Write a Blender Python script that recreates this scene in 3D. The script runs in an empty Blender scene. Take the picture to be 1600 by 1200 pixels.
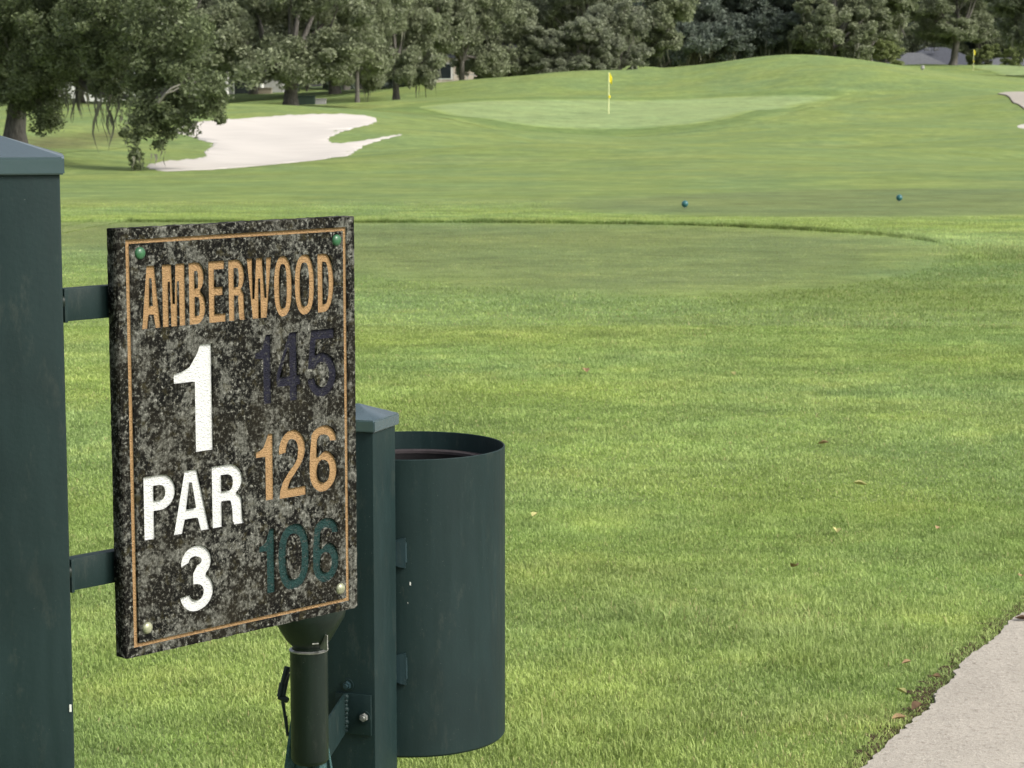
import bpy, bmesh, math, random
import numpy as np
from mathutils import Vector, Matrix
from math import radians as R, sin, cos, pi

random.seed(7)
rng = np.random.default_rng(11)
S = bpy.context.scene
COL = S.collection

# ------------------------------------------------------------------ camera, sky, sun, exposure
F = 3560.0; PITCH = math.atan(459 / F); EYE = 1.55
cd = bpy.data.cameras.new('camera'); cam = bpy.data.objects.new('camera', cd); COL.objects.link(cam)
cam.location = (0, 0, EYE); cam.rotation_euler = (pi / 2 - PITCH, 0, 0)
cd.sensor_width = 36; cd.lens = F / 1600 * 36; cd.clip_start = .1; cd.clip_end = 3000
cd.dof.use_dof = True; cd.dof.focus_distance = 3.3; cd.dof.aperture_fstop = 30
S.camera = cam

SUN_DIR = Vector((.80, -.46, .74)).normalized()
w = bpy.data.worlds.new('World'); S.world = w; w.use_nodes = True
nt = w.node_tree; bg = nt.nodes['Background']
sky = nt.nodes.new('ShaderNodeTexSky'); sky.sky_type = 'NISHITA'; sky.sun_disc = False
sky.sun_elevation = math.asin(SUN_DIR.z); sky.sun_rotation = math.atan2(SUN_DIR.x, SUN_DIR.y)
sky.dust_density = 4; sky.air_density = 1.0; sky.ozone_density = 1.0
hs = nt.nodes.new('ShaderNodeHueSaturation'); hs.inputs['Saturation'].default_value = .38
nt.links.new(sky.outputs[0], hs.inputs['Color']); nt.links.new(hs.outputs[0], bg.inputs[0])
bg.inputs[1].default_value = .115
sl = bpy.data.lights.new('sun', 'SUN'); so = bpy.data.objects.new('sun', sl); COL.objects.link(so)
sl.energy = 1.5; sl.angle = R(12); sl.color = (1, .95, .86)
so.rotation_euler = (-SUN_DIR).to_track_quat('-Z', 'Y').to_euler()
S.view_settings.view_transform = 'Standard'; S.view_settings.look = 'None'
S.view_settings.exposure = 0.84; S.view_settings.gamma = 1
S.cycles.max_bounces = 6; S.cycles.transparent_max_bounces = 4

# ------------------------------------------------------------------ materials
def mat(name, rough=.6, spec=.3):
    m = bpy.data.materials.new(name); m.use_nodes = True
    b = m.node_tree.nodes['Principled BSDF']
    b.inputs['Roughness'].default_value = rough; b.inputs['Specular IOR Level'].default_value = spec
    return m, m.node_tree, b
def N(nt, t, **kw):
    n = nt.nodes.new(t)
    for k, v in kw.items():
        if k in n.inputs: n.inputs[k].default_value = v
        else: setattr(n, k, v)
    return n
def noise(nt, scale, detail=3, rough=.55, coord=None, stretch=None):
    n = N(nt, 'ShaderNodeTexNoise'); n.inputs['Scale'].default_value = scale
    n.inputs['Detail'].default_value = detail; n.inputs['Roughness'].default_value = rough
    if coord is None:
        coord = N(nt, 'ShaderNodeTexCoord').outputs['Object']
    if stretch:
        mp = N(nt, 'ShaderNodeMapping'); mp.inputs['Scale'].default_value = stretch
        nt.links.new(coord, mp.inputs[0]); coord = mp.outputs[0]
    nt.links.new(coord, n.inputs['Vector'])
    return n.outputs['Fac']
def ramp(nt, src, stops, interp='LINEAR'):
    r = N(nt, 'ShaderNodeValToRGB'); r.color_ramp.interpolation = interp
    e = r.color_ramp.elements
    while len(e) < len(stops): e.new(.5)
    for i, (p, c) in enumerate(stops):
        e[i].position = p
        e[i].color = (c, c, c, 1) if isinstance(c, (int, float)) else (*c, 1)
    nt.links.new(src, r.inputs[0]); return r.outputs[0]
def mix(nt, a, b, f, mode='MIX'):
    m = N(nt, 'ShaderNodeMix', data_type='RGBA', blend_type=mode)
    for sock, v in ((m.inputs[0], f), (m.inputs[6], a), (m.inputs[7], b)):
        if isinstance(v, bpy.types.NodeSocket): nt.links.new(v, sock)
        elif isinstance(v, (int, float)): sock.default_value = v
        else: sock.default_value = (*v, 1)
    return m.outputs[2]
def bump(nt, b, h, strength, dist):
    n = N(nt, 'ShaderNodeBump'); n.inputs['Strength'].default_value = strength; n.inputs['Distance'].default_value = dist
    nt.links.new(h, n.inputs['Height']); nt.links.new(n.outputs[0], b.inputs['Normal'])
def attr(nt, name):
    a = N(nt, 'ShaderNodeAttribute'); a.attribute_name = name; return a.outputs['Fac']

LUSH = (.300, .392, .118); YEL = (.405, .450, .150); COOL = (.255, .362, .136)
def turf_colour(nt, lush=LUSH, yel=YEL, cool=COOL, k=1.0):
    """patchy lawn colour in world space, shared by the ground sheet and the blades on it"""
    co = N(nt, 'ShaderNodeTexCoord').outputs['Object']
    a = noise(nt, .33, 3, .6, co); c = noise(nt, 1.7, 4, .65, co); d = noise(nt, .09, 3, .5, co)
    s = noise(nt, .22, 4, .65, co, (.45, 1.2, 1))
    x = mix(nt, cool, lush, ramp(nt, a, [(.36, 0), (.6, 1)]))
    x = mix(nt, x, yel, ramp(nt, s, [(.48, 0), (.78, .6 * k)]))
    x = mix(nt, x, yel, ramp(nt, c, [(.52, 0), (.8, .7 * k)]))
    x = mix(nt, x, cool, ramp(nt, d, [(.5, 0), (.75, .7 * k)]))
    x = mix(nt, x, ramp(nt, c, [(.36, .90), (.62, 1.05)]), 1., 'MULTIPLY')
    v = noise(nt, 4.5, 5, .7, co, (.6, 1.2, 1)); v2 = noise(nt, .8, 7, .74, co, (.7, 1.0, 1))
    x = mix(nt, x, ramp(nt, v, [(.32, .80), (.68, 1.08)]), 1., 'MULTIPLY')
    x = mix(nt, x, ramp(nt, v2, [(.34, .82), (.64, 1.10)]), 1., 'MULTIPLY')
    return x
def grass_mat(name, lush=LUSH, yel=YEL, cool=COOL, k=1.0, fine=.5, bstr=.5, dirt=False, fade=0):
    m, nt, b = mat(name, .85, .1)
    c = turf_colour(nt, lush, yel, cool, k)
    if fade:   # the mower's edge: turf grows gradually longer over this width
        e = N(nt, 'ShaderNodeMath', operation='MULTIPLY_ADD'); nt.links.new(noise(nt, 1.3, 4, .7), e.inputs[0]); e.inputs[1].default_value = -fade * .9; nt.links.new(attr(nt, 'edge'), e.inputs[2])
        mr = N(nt, 'ShaderNodeMapRange'); mr.inputs['From Min'].default_value = -fade * .35; mr.inputs['From Max'].default_value = fade * .6; nt.links.new(e.outputs[0], mr.inputs['Value'])
        c = mix(nt, turf_colour(nt), c, mr.outputs[0])
    co = N(nt, 'ShaderNodeTexCoord').outputs['Object']
    f1 = noise(nt, 9, 5, .75, co, (.55, 1.5, 1)); f2 = noise(nt, 60, 3, .7, co)
    c = mix(nt, c, ramp(nt, f1, [(.3, 1 - fine * .6), (.7, 1 + .0)]), 1.0, 'MULTIPLY')
    c = mix(nt, c, ramp(nt, f2, [(.3, 1 - fine * .6), (.65, 1)]), 1.0, 'MULTIPLY')
    if dirt:
        c = mix(nt, c, (.16, .135, .07), ramp(nt, noise(nt, 1.1, 4, .7, co), [(.7, 0), (.8, .7)]))
    nt.links.new(c, b.inputs['Base Color'])
    bump(nt, b, mixf(nt, f1, f2), bstr, .05)
    return m
def mixf(nt, a, b):
    n = N(nt, 'ShaderNodeMath', operation='ADD'); nt.links.new(a, n.inputs[0]); nt.links.new(b, n.inputs[1]); return n.outputs[0]

M = {}
M['ground'] = grass_mat('rough_grass', fine=.42, bstr=.5, dirt=False)
M['tee'] = grass_mat('tee_grass', (.260, .325, .120), (.310, .350, .140), (.225, .300, .125), .7, .42, .5, False, 1.1)
M['green'] = grass_mat('green_grass', (.330, .420, .175), (.365, .435, .185), (.300, .400, .170), .6, .22, .15, False, .9)
M['collar'] = grass_mat('collar_grass', (.225, .315, .098), (.290, .355, .115), (.195, .290, .100), .7, .3, .4, False, 1.2)

m, nt, b = mat('grass_blade', .55, .25)
tint = attr(nt, 'tint'); dry = attr(nt, 'dry'); short = attr(nt, 'short')
c = mix(nt, turf_colour(nt), turf_colour(nt, (.260, .325, .120), (.310, .350, .140), (.225, .300, .125), .7), short)
c = mix(nt, mix(nt, c, (.86, .95, .68), 1., 'MULTIPLY'), mix(nt, c, (2.15, 1.95, 2.2), 1., 'MULTIPLY'), tint)
c = mix(nt, c, (.50, .43, .22), dry)
nt.links.new(c, b.inputs['Base Color'])
tr = N(nt, 'ShaderNodeBsdfTranslucent'); nt.links.new(c, tr.inputs[0])
ms = N(nt, 'ShaderNodeMixShader'); ms.inputs[0].default_value = .35
nt.links.new(b.outputs[0], ms.inputs[1]); nt.links.new(tr.outputs[0], ms.inputs[2])
nt.links.new(ms.outputs[0], nt.nodes['Material Output'].inputs[0])
M['blade'] = m

def leaf_mat(name, dark, light):
    m, nt, b = mat(name, .5, .35)
    c = mix(nt, dark, light, attr(nt, 'tint'))
    nt.links.new(c, b.inputs['Base Color'])
    tr = N(nt, 'ShaderNodeBsdfTranslucent'); nt.links.new(c, tr.inputs[0])
    ms = N(nt, 'ShaderNodeMixShader'); ms.inputs[0].default_value = .32
    nt.links.new(b.outputs[0], ms.inputs[1]); nt.links.new(tr.outputs[0], ms.inputs[2])
    nt.links.new(ms.outputs[0], nt.nodes['Material Output'].inputs[0])
    return m
M['leaf_near'] = leaf_mat('live_oak_leaf', (.050, .066, .032), (.25, .30, .15))
M['leaf_far'] = leaf_mat('far_oak_leaf', (.125, .142, .085), (.325, .365, .22))
M['leaf_grey'] = leaf_mat('grey_oak_leaf', (.125, .142, .098), (.32, .35, .235))
M['leaf_dark'] = leaf_mat('woodland_leaf', (.072, .095, .080), (.225, .265, .205))
M['leaf_light'] = leaf_mat('light_shrub_leaf', (.150, .190, .070), (.340, .390, .170))
def simple(name, col, rough=.6, spec=.3, var=.25, scale=8, bs=0, metal=0, stretch=None):
    m, nt, b = mat(name, rough, spec)
    n = noise(nt, scale, 4, .6, None, stretch)
    c = mix(nt, tuple(v * (1 - var) for v in col), tuple(min(1, v * (1 + var)) for v in col), ramp(nt, n, [(.3, 0), (.7, 1)]))
    nt.links.new(c, b.inputs['Base Color']); b.inputs['Metallic'].default_value = metal
    if bs: bump(nt, b, n, bs, .02)
    return m
M['bark'] = simple('oak_bark', (.125, .118, .105), .9, .1, .5, 5, .8, stretch=(3, 3, .7))
M['moss'] = simple('hanging_moss', (.15, .155, .115), .95, .05, .3, 3)
M['sand'] = simple('bunker_sand', (.565, .53, .485), .95, .05, .05, 1.2, .25, stretch=(.4, 1.6, 1))
M['wall'] = simple('cream_stucco', (.55, .48, .40), .9, .1, .08, 1)
M['greywall'] = simple('grey_siding', (.33, .33, .32), .9, .1, .08, 1)
M['white'] = simple('white_trim', (.7, .7, .68), .7, .2, .05, 2)
M['glass'] = simple('dark_window_glass', (.02, .025, .03), .15, .6, .2, 1)
M['roof'] = simple('slate_grey_shingle', (.075, .080, .095), .85, .15, .25, 4, .3, stretch=(1, 1, 6))
M['roof_light'] = simple('pale_grey_shingle', (.125, .13, .14), .85, .15, .2, 4, .3)
M['box'] = simple('utility_box_green', (.02, .035, .025), .6, .3, .2, 2)
M['yellow'] = simple('yellow_flag_cloth', (.85, .72, .03), .7, .2, .08, 8)
M['pole'] = simple('pale_yellow_pole', (.75, .78, .42), .5, .3, .05, 8)
M['marker'] = simple('teal_marker_paint', (.03, .13, .135), .3, .5, .15, 30)
M['dryleaf'] = simple('dry_leaf', (.34, .235, .13), .8, .1, .3, 40)
M['dryleaf_dark'] = simple('dark_dry_leaf', (.10, .065, .04), .8, .1, .3, 40)
M['paleleaf'] = simple('pale_leaf', (.42, .40, .17), .8, .1, .2, 40)

# green-black powder coat
def paint(name, col, rough):
    m, nt, b = mat(name, rough, .24)
    co = N(nt, 'ShaderNodeTexCoord').outputs['Object']
    st = noise(nt, 9, 5, .7, co, (6, 6, .5)); sp = noise(nt, 420, 2, .5, co); bl = noise(nt, 5, 3, .6, co)
    c = mix(nt, col, tuple(v * 1.5 + .002 for v in col), ramp(nt, st, [(.45, 0), (.8, .45)]))
    c = mix(nt, c, (.14, .16, .15), ramp(nt, sp, [(.745, 0), (.77, .8)]))
    du = noise(nt, 34, 6, .8, co, (1, 1, .35)); c = mix(nt, c, (.05, .06, .05), ramp(nt, du, [(.55, 0), (.75, .55)]))
    c = mix(nt, c, tuple(v * .7 for v in col), ramp(nt, bl, [(.45, 0), (.7, .7)]))
    nt.links.new(c, b.inputs['Base Color'])
    nt.links.new(ramp(nt, st, [(.3, rough * .85), (.7, min(1, rough * 1.3))]), b.inputs['Roughness'])
    bump(nt, b, noise(nt, 160, 3, .6, co), .12, .002)
    return m
M['paint'] = paint('dark_green_paint', (.0095, .0235, .0235), .5)
M['paint_blue'] = paint('dark_blue_green_paint', (.018, .038, .044), .4)
M['cap'], nt, b = mat('weathered_cap_paint', .24, .9)
b.inputs['Base Color'].default_value = (.045, .078, .090, 1); bump(nt, b, noise(nt, 60, 4, .6), .10, .003)
M['tube'] = paint('washer_green_paint', (.010, .018, .014), .35)
M['steel'] = simple('worn_bolt_steel', (.30, .31, .29), .4, .5, .3, 90, .2, .6)
M['chip'] = simple('bare_paint_chip', (.62, .64, .60), .7, .2, .1, 90)
M['liner'] = simple('black_liner', (.004, .0035, .004), .6, .3, .3, 30)
M['linerrim'] = simple('liner_rim', (.045, .038, .040), .6, .3, .2, 60)
M['towel'] = simple('teal_towel', (.055, .11, .11), .95, .05, .3, 120, .5)
M['strap'] = simple('black_strap', (.012, .022, .022), .5, .3, .3, 90)
M['greencap'] = simple('green_screw_cap', (.035, .12, .055), .3, .5, .15, 150)
M['brass'] = simple('weathered_screw', (.32, .33, .22), .35, .5, .3, 150, 0, .4)

# granite with lichen
m, nt, b = mat('lichened_granite', .8, .08)
co = N(nt, 'ShaderNodeTexCoord').outputs['Object']
wv = N(nt, 'ShaderNodeTexVoronoi'); wv.inputs['Scale'].default_value = 190; nt.links.new(co, wv.inputs['Vector'])
n1 = noise(nt, 185, 6, .75, co); n2 = mixf(nt, noise(nt, 66, 5, .78, co), noise(nt, 21, 4, .7, co)); n3 = noise(nt, 60, 3, .7, co); n4 = noise(nt, 9, 3, .6, co)
base = ramp(nt, n1, [(.44, (.003, .003, .003)), (.54, (.010, .010, .008)), (.59, (.10, .10, .086)), (.65, (.28, .28, .25))])
blot = ramp(nt, n1, [(.38, (.012, .012, .010)), (.46, (.09, .092, .078)), (.56, (.17, .172, .152)), (.68, (.32, .32, .29))])
hv = N(nt, 'ShaderNodeMath', operation='MULTIPLY'); nt.links.new(n2, hv.inputs[0]); hv.inputs[1].default_value = .5
c = mix(nt, base, blot, ramp(nt, hv.outputs[0], [(.495, 0), (.545, .75)]))
c = mix(nt, c, (.045, .040, .018), ramp(nt, n3, [(.55, 0), (.68, .55)]))
sepz = N(nt, 'ShaderNodeSeparateXYZ'); nt.links.new(co, sepz.inputs[0])
low = ramp(nt, n4, [(.45, 0), (.7, .35)])
c = mix(nt, c, (.030, .026, .016), low)
nt.links.new(c, b.inputs['Base Color']); bump(nt, b, n1, .5, .0015)
M['granite'] = m
def letter(name, col, col2, var=.5):
    m, nt, b = mat(name, .7, .25)
    co = N(nt, 'ShaderNodeTexCoord').outputs['Object']
    a = noise(nt, 230, 3, .6, co, (1, 1, 1.6)); k = noise(nt, 90, 4, .7, co)
    c = mix(nt, col, col2, ramp(nt, k, [(.5, 0), (.72, var)]))
    if col[0] < .05: c = mix(nt, c, (.085, .085, .075), ramp(nt, noise(nt, 185, 6, .75, co), [(.55, 0), (.66, .7)]))
    nt.links.new(c, b.inputs['Base Color']); bump(nt, b, a, 1., .0035)
    return m
M['tan'] = letter('tan_letter_paint', (.335, .210, .100), (.18, .105, .045))
M['whitepaint'] = letter('white_letter_paint', (.62, .635, .63), (.50, .51, .51), .4)
M['navy'] = letter('navy_letter_paint', (.008, .0085, .020), (.003, .003, .006), .8)
M['teal'] = letter('dark_teal_letter_paint', (.007, .034, .032), (.003, .012, .012), .8)

# concrete path
m, nt, b = mat('aged_concrete', .9, .15)
co = N(nt, 'ShaderNodeTexCoord').outputs['Object']
a = noise(nt, 3, 6, .7, co); f = noise(nt, 95, 3, .7, co); g = noise(nt, 55, 5, .8, co, (1, 1, 1))
c = mix(nt, (.450, .412, .352), (.375, .343, .292), ramp(nt, a, [(.35, 0), (.65, 1)]))
c = mix(nt, c, (.17, .15, .12), ramp(nt, g, [(.54, 0), (.68, .8)]))
c = mix(nt, c, (.56, .52, .45), ramp(nt, f, [(.55, 0), (.72, .8)]))
nt.links.new(c, b.inputs['Base Color']); bump(nt, b, mixf(nt, f, g), .6, .006)
M['concrete'] = m
M['soil'] = simple('dark_soil', (.07, .05, .032), .95, .05, .4, 40, .6)

# ------------------------------------------------------------------ helpers
def props(o, label=None, cat=None, group=None, kind=None):
    for k, v in (('label', label), ('category', cat), ('group', group), ('kind', kind)):
        if v: o[k] = v
    return o
def empty(name, loc, label, cat, group=None, rz=0):
    o = bpy.data.objects.new(name, None); COL.objects.link(o); o.empty_display_size = .2
    o.location = loc; o.rotation_euler = (0, 0, rz)
    return props(o, label, cat, group)
def link(name, me, m, parent=None, smooth=False):
    if isinstance(m, (list, tuple)):
        for k in m: me.materials.append(k)
    elif m: me.materials.append(m)
    if smooth: me.shade_smooth()
    o = bpy.data.objects.new(name, me); COL.objects.link(o)
    if parent: o.parent = parent
    return o
def np_mesh(name, V, Fc, m, parent=None, attrs=None, smooth=False):
    V = np.asarray(V, np.float32); Fc = np.asarray(Fc, np.int32); k = Fc.shape[1]
    me = bpy.data.meshes.new(name)
    me.vertices.add(len(V)); me.vertices.foreach_set('co', V.ravel())
    me.loops.add(Fc.size); me.loops.foreach_set('vertex_index', Fc.ravel())
    me.polygons.add(len(Fc)); me.polygons.foreach_set('loop_start', np.arange(0, Fc.size, k, dtype=np.int32))
    me.update(calc_edges=True)
    for an, arr in (attrs or {}).items():
        at = me.attributes.new(an, 'FLOAT', 'POINT'); at.data.foreach_set('value', np.asarray(arr, np.float32))
    if smooth: me.polygons.foreach_set('use_smooth', np.ones(len(Fc), bool))
    return link(name, me, m, parent)
def bm_obj(name, bm, m, parent=None, smooth=False):
    bmesh.ops.recalc_face_normals(bm, faces=bm.faces)
    me = bpy.data.meshes.new(name); bm.to_mesh(me); bm.free()
    o = link(name, me, m, parent)
    if smooth:
        me.shade_smooth()
        try: me.set_sharp_from_angle(angle=R(35))
        except Exception: pass
    return o
def add_box(bm, c, s, rz=0, bev=0):
    r = bmesh.ops.create_cube(bm, size=1)['verts']
    mt = Matrix.Translation(c) @ Matrix.Rotation(rz, 4, 'Z') @ Matrix.Diagonal((*s, 1))
    bmesh.ops.transform(bm, matrix=mt, verts=r)
    if bev:
        es = list({e for v in r for e in v.link_edges})
        bmesh.ops.bevel(bm, geom=es, offset=bev, segments=2, affect='EDGES', profile=.6)
def add_cyl(bm, p0, p1, r0, r1=None, n=20, cap=True):
    r1 = r0 if r1 is None else r1
    p0, p1 = Vector(p0), Vector(p1); d = p1 - p0
    v = bmesh.ops.create_cone(bm, cap_ends=cap, segments=n, radius1=r0, radius2=r1, depth=d.length)['verts']
    bmesh.ops.transform(bm, verts=v, matrix=Matrix.Translation((p0 + p1) / 2) @ d.to_track_quat('Z', 'Y').to_matrix().to_4x4())
def add_lathe(bm, prof, n=48, c=(0, 0, 0)):
    rings = []
    for r, z in prof:
        if r <= 1e-6: rings.append([bm.verts.new((c[0], c[1], c[2] + z))])
        else: rings.append([bm.verts.new((c[0] + r * cos(2 * pi * i / n), c[1] + r * sin(2 * pi * i / n), c[2] + z)) for i in range(n)])
    for a, bq in zip(rings, rings[1:]):
        for i in range(n):
            j = (i + 1) % n
            vs = [a[i % len(a)], a[j % len(a)], bq[j % len(bq)], bq[i % len(bq)]]
            u = []
            for q in vs:
                if q not in u: u.append(q)
            if len(u) > 2: bm.faces.new(u)
def dup(root, loc, rz, sc, label=None, cat=None, group=None):
    r = root.copy(); COL.objects.link(r); r.location = loc; r.rotation_euler = (0, 0, rz); r.scale = sc
    props(r, label, cat, group)
    for ch in list(root.children):
        c = ch.copy(); COL.objects.link(c); c.parent = r
        for g in ch.children:
            d = g.copy(); COL.objects.link(d); d.parent = c
    return r

def ray(px, py):
    x = (px - 800) / F; y = (600 - py) / F
    d = np.array([x, cos(PITCH) + y * sin(PITCH), -sin(PITCH) + y * cos(PITCH)]); return d / d[1]
def at(px, py, Y):
    d = ray(px, py) * Y; return (d[0], Y, d[2] + EYE)

# ------------------------------------------------------------------ terrain: surveyed spot heights, smoothly joined
spots = []
def P(px, py, Y): spots.append(at(px, py, Y))
def Z(X, Y, z): spots.append((X, Y, z))
for X in (-8, -3, 0, 3, 8):
    for Y in (-10, 2, 6, 11, 17, 22): Z(X, Y, 0)
for X in (-6, 0, 6): Z(X, 26.5, 0)
for X in (-9, -2, 3, 9): Z(X, 30.5, -.13); Z(X, 36, -.17)
for X in (-2, 3, 9): Z(X, 41.5, -.22)
for px in (100, 500, 950, 1300, 1600): P(px, 268 if px > 200 else 275, 51)
for px, py in ((450, 245), (700, 240), (950, 238), (1300, 240), (1600, 243)): P(px, py, 65)
for px, py in ((700, 212), (850, 216), (1100, 218), (1350, 213), (1600, 215)): P(px, py, 84)
P(700, 182, 104); P(820, 205, 99); P(950, 206, 101); P(1120, 196, 104); P(1240, 177, 110); P(1400, 184, 104); P(1560, 190, 100)
P(951, 180, 117); P(800, 180, 112); P(1100, 174, 118); P(1250, 162, 124); P(700, 166, 116); P(1400, 160, 118); P(1577, 152, 118)
P(760, 157, 126); P(950, 157, 130); P(1150, 151, 131); P(1300, 150, 130)
P(640, 155, 133); P(700, 150, 138); P(760, 136, 142); P(820, 121, 146); P(900, 110, 150); P(980, 112, 150); P(1060, 111, 150)
P(1150, 98, 151); P(1270, 87, 152); P(1370, 92, 152); P(1430, 103, 150); P(1500, 115, 148); P(1600, 131, 146)
P(1270, 115, 140); P(950, 133, 140); P(1130, 125, 141); P(1420, 125, 138)
for px, z in ((640, .8), (800, 1.), (950, 1.3), (1100, 1.5), (1270, 2.2), (1400, 2.2)): Z((px - 800) / F * 172, 172, z)
P(1500, 118, 185); P(1600, 124, 182); P(1514, 111.5, 237); P(1600, 108, 235); P(1560, 104, 252); P(1440, 103, 240); P(1700, 110, 235)
P(1010, 99, 186); P(1040, 103, 186)
Z(9, 205, 1.8); Z(22, 215, 1.8); Z(60, 275, 2); Z(40, 280, 2.); Z(10, 260, 1.5); Z(-30, 260, 1.2); Z(-60, 260, 1.2)
P(300, 258, 56); P(230, 258, 58); P(600, 214, 79); P(590, 184, 88); P(500, 178, 88); P(350, 186, 84); P(240, 235, 66); P(520, 222, 74); P(450, 172, 92)
P(100, 235, 62); P(20, 228, 62); P(100, 197, 76); P(100, 186, 92); P(20, 184, 95); P(458, 166, 116); P(600, 160, 125); P(300, 166, 110); P(620, 157, 140)
P(100, 172, 120); P(350, 152, 160); P(500, 150, 165); P(100, 160, 150); P(700, 145, 185)
for X in (-90, 90): 
    for Y in (0, 60, 120): Z(X, Y, 0. if X < 0 else .6)
Z(-90, 200, 1); Z(90, 200, 2.4); Z(0, 340, 2); Z(-100, 340, 2); Z(100, 340, 2)
sp = np.array(spots)
def tps(A, r2): return r2 * np.log(r2 + 1e-9) * .5
XY = sp[:, :2] / 50; n = len(sp)
d2 = ((XY[:, None] - XY[None]) ** 2).sum(-1)
K = np.zeros((n + 3, n + 3)); K[:n, :n] = tps(0, d2) + np.eye(n) * 4e-4; K[:n, n:] = np.c_[np.ones(n), XY]; K[n:, :n] = K[:n, n:].T
wt = np.linalg.solve(K, np.r_[sp[:, 2], 0, 0, 0])
GX0, GX1, GY0, GY1, GS = -130., 130., -20., 350., .5
gx = np.arange(GX0, GX1 + GS, GS); gy = np.arange(GY0, GY1 + GS, GS)
gxx, gyy = np.meshgrid(gx, gy, indexing='ij')
def h_exact(X, Y):
    p = np.c_[X.ravel(), Y.ravel()] / 50; out = np.empty(len(p))
    for i in range(0, len(p), 20000):
        q = p[i:i + 20000]; dd = ((q[:, None] - XY[None]) ** 2).sum(-1)
        out[i:i + 20000] = tps(0, dd) @ wt[:n] + wt[n] + q @ wt[n + 1:]
    X = X.ravel(); Y = Y.ravel()
    amp = np.clip((Y - 44) / 25, 0, 1) * .085
    out += amp * (1.5 * np.sin(X * .24 + Y * .11) + 1.2 * np.sin(Y * .30 - X * .15 + 1.3) + .6 * np.sin(X * .6 - Y * .35))
    near = np.clip((Y - 3) / 3, 0, 1)
    return out * near
HG = h_exact(gxx, gyy).reshape(gxx.shape)
def H(X, Y):
    X = np.asarray(X, float); Y = np.asarray(Y, float)
    fx = np.clip((X - GX0) / GS, 0, len(gx) - 1.001); fy = np.clip((Y - GY0) / GS, 0, len(gy) - 1.001)
    i = fx.astype(int); j = fy.astype(int); a = fx - i; c = fy - j
    return HG[i, j] * (1 - a) * (1 - c) + HG[i + 1, j] * a * (1 - c) + HG[i, j + 1] * (1 - a) * c + HG[i + 1, j + 1] * a * c
def h1(x, y): return float(H(x, y))
def hit(px, py, Y0=3., Y1=320.):
    d = ray(px, py); Ys = np.arange(Y0, Y1, .05)
    k = np.nonzero(H(d[0] * Ys, Ys) >= EYE + d[2] * Ys)[0]
    Y = Ys[k[0]] if len(k) else Y1
    return d[0] * Y, Y

bunk_px = [(226, 262), (236, 255), (290, 250), (325, 244), (318, 236), (338, 226), (310, 217), (270, 206), (275, 196), (330, 188), (400, 184), (470, 179), (520, 178), (575, 181), (592, 187), (586, 192), (545, 203), (518, 212), (510, 219), (520, 225), (560, 221), (610, 213), (636, 209), (604, 217), (560, 229), (530, 246), (440, 256), (370, 263), (300, 267), (250, 268)]
def edge_dist(X, Y, poly):
    p = np.asarray(poly, float); q = np.roll(p, -1, 0); P_ = np.c_[X, Y]; best = np.full(len(P_), 1e9)
    for a, b_ in zip(p, q):
        ab = b_ - a; t = np.clip(((P_ - a) @ ab) / (ab @ ab + 1e-12), 0, 1); best = np.minimum(best, np.hypot(*(P_ - a - t[:, None] * ab).T))
    return best
def poly_inside(X, Y, poly):
    inside = np.zeros(len(X), bool); m = len(poly)
    for i in range(m):
        x0, y0 = poly[i]; x1, y1 = poly[(i + 1) % m]
        if y0 == y1: continue
        cnd = ((y0 > Y) != (y1 > Y)) & (X < (x1 - x0) * (Y - y0) / (y1 - y0) + x0)
        inside ^= cnd
    return inside
def smooth_poly(pts, it=3):
    p = np.array(pts, float)
    for _ in range(it):
        q = np.roll(p, -1, 0); p = np.stack([p * .75 + q * .25, p * .25 + q * .75], 1).reshape(-1, 2)
    return p

bunk_poly = smooth_poly([hit(*p) for p in bunk_px], 1)
bi = np.nonzero((gxx.ravel() > bunk_poly[:, 0].min()) & (gxx.ravel() < bunk_poly[:, 0].max()) & (gyy.ravel() > bunk_poly[:, 1].min()) & (gyy.ravel() < bunk_poly[:, 1].max()))[0]
bi = bi[poly_inside(gxx.ravel()[bi], gyy.ravel()[bi], bunk_poly)]
bd = edge_dist(gxx.ravel()[bi], gyy.ravel()[bi], bunk_poly); t_ = np.clip(bd / 1.3, 0, 1)
HG.ravel()[bi] -= .09 * t_ * t_ * (3 - 2 * t_) + .05 * np.sin(gxx.ravel()[bi] * 1.7 + gyy.ravel()[bi] * .9) * t_
ang = np.r_[np.arange(-180, -26, 6), np.arange(-26, 26, .16), np.arange(26, 180, 6)]
rad = np.geomspace(.6, 900, 620)
aa, rr = np.meshgrid(np.radians(ang), rad, indexing='ij')
gX = rr * np.sin(aa); gY = rr * np.cos(aa); gZ = H(gX, gY)
na, nr = aa.shape
i0 = (np.arange(na)[:, None] * nr + np.arange(nr - 1)[None]); i1 = (((np.arange(na) + 1) % na)[:, None] * nr + np.arange(nr - 1)[None])
quads = np.stack([i0, i0 + 1, i1 + 1, i1], -1).reshape(-1, 4)[:, ::-1]
Vg = np.c_[gX.ravel(), gY.ravel(), gZ.ravel()]
ground = np_mesh('ground', np.r_[Vg, [[0, 0, 0]]], quads, M['ground'], smooth=True)
props(ground, 'wide rolling golf course grass rising to a long mound', None, None, 'structure')

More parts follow.
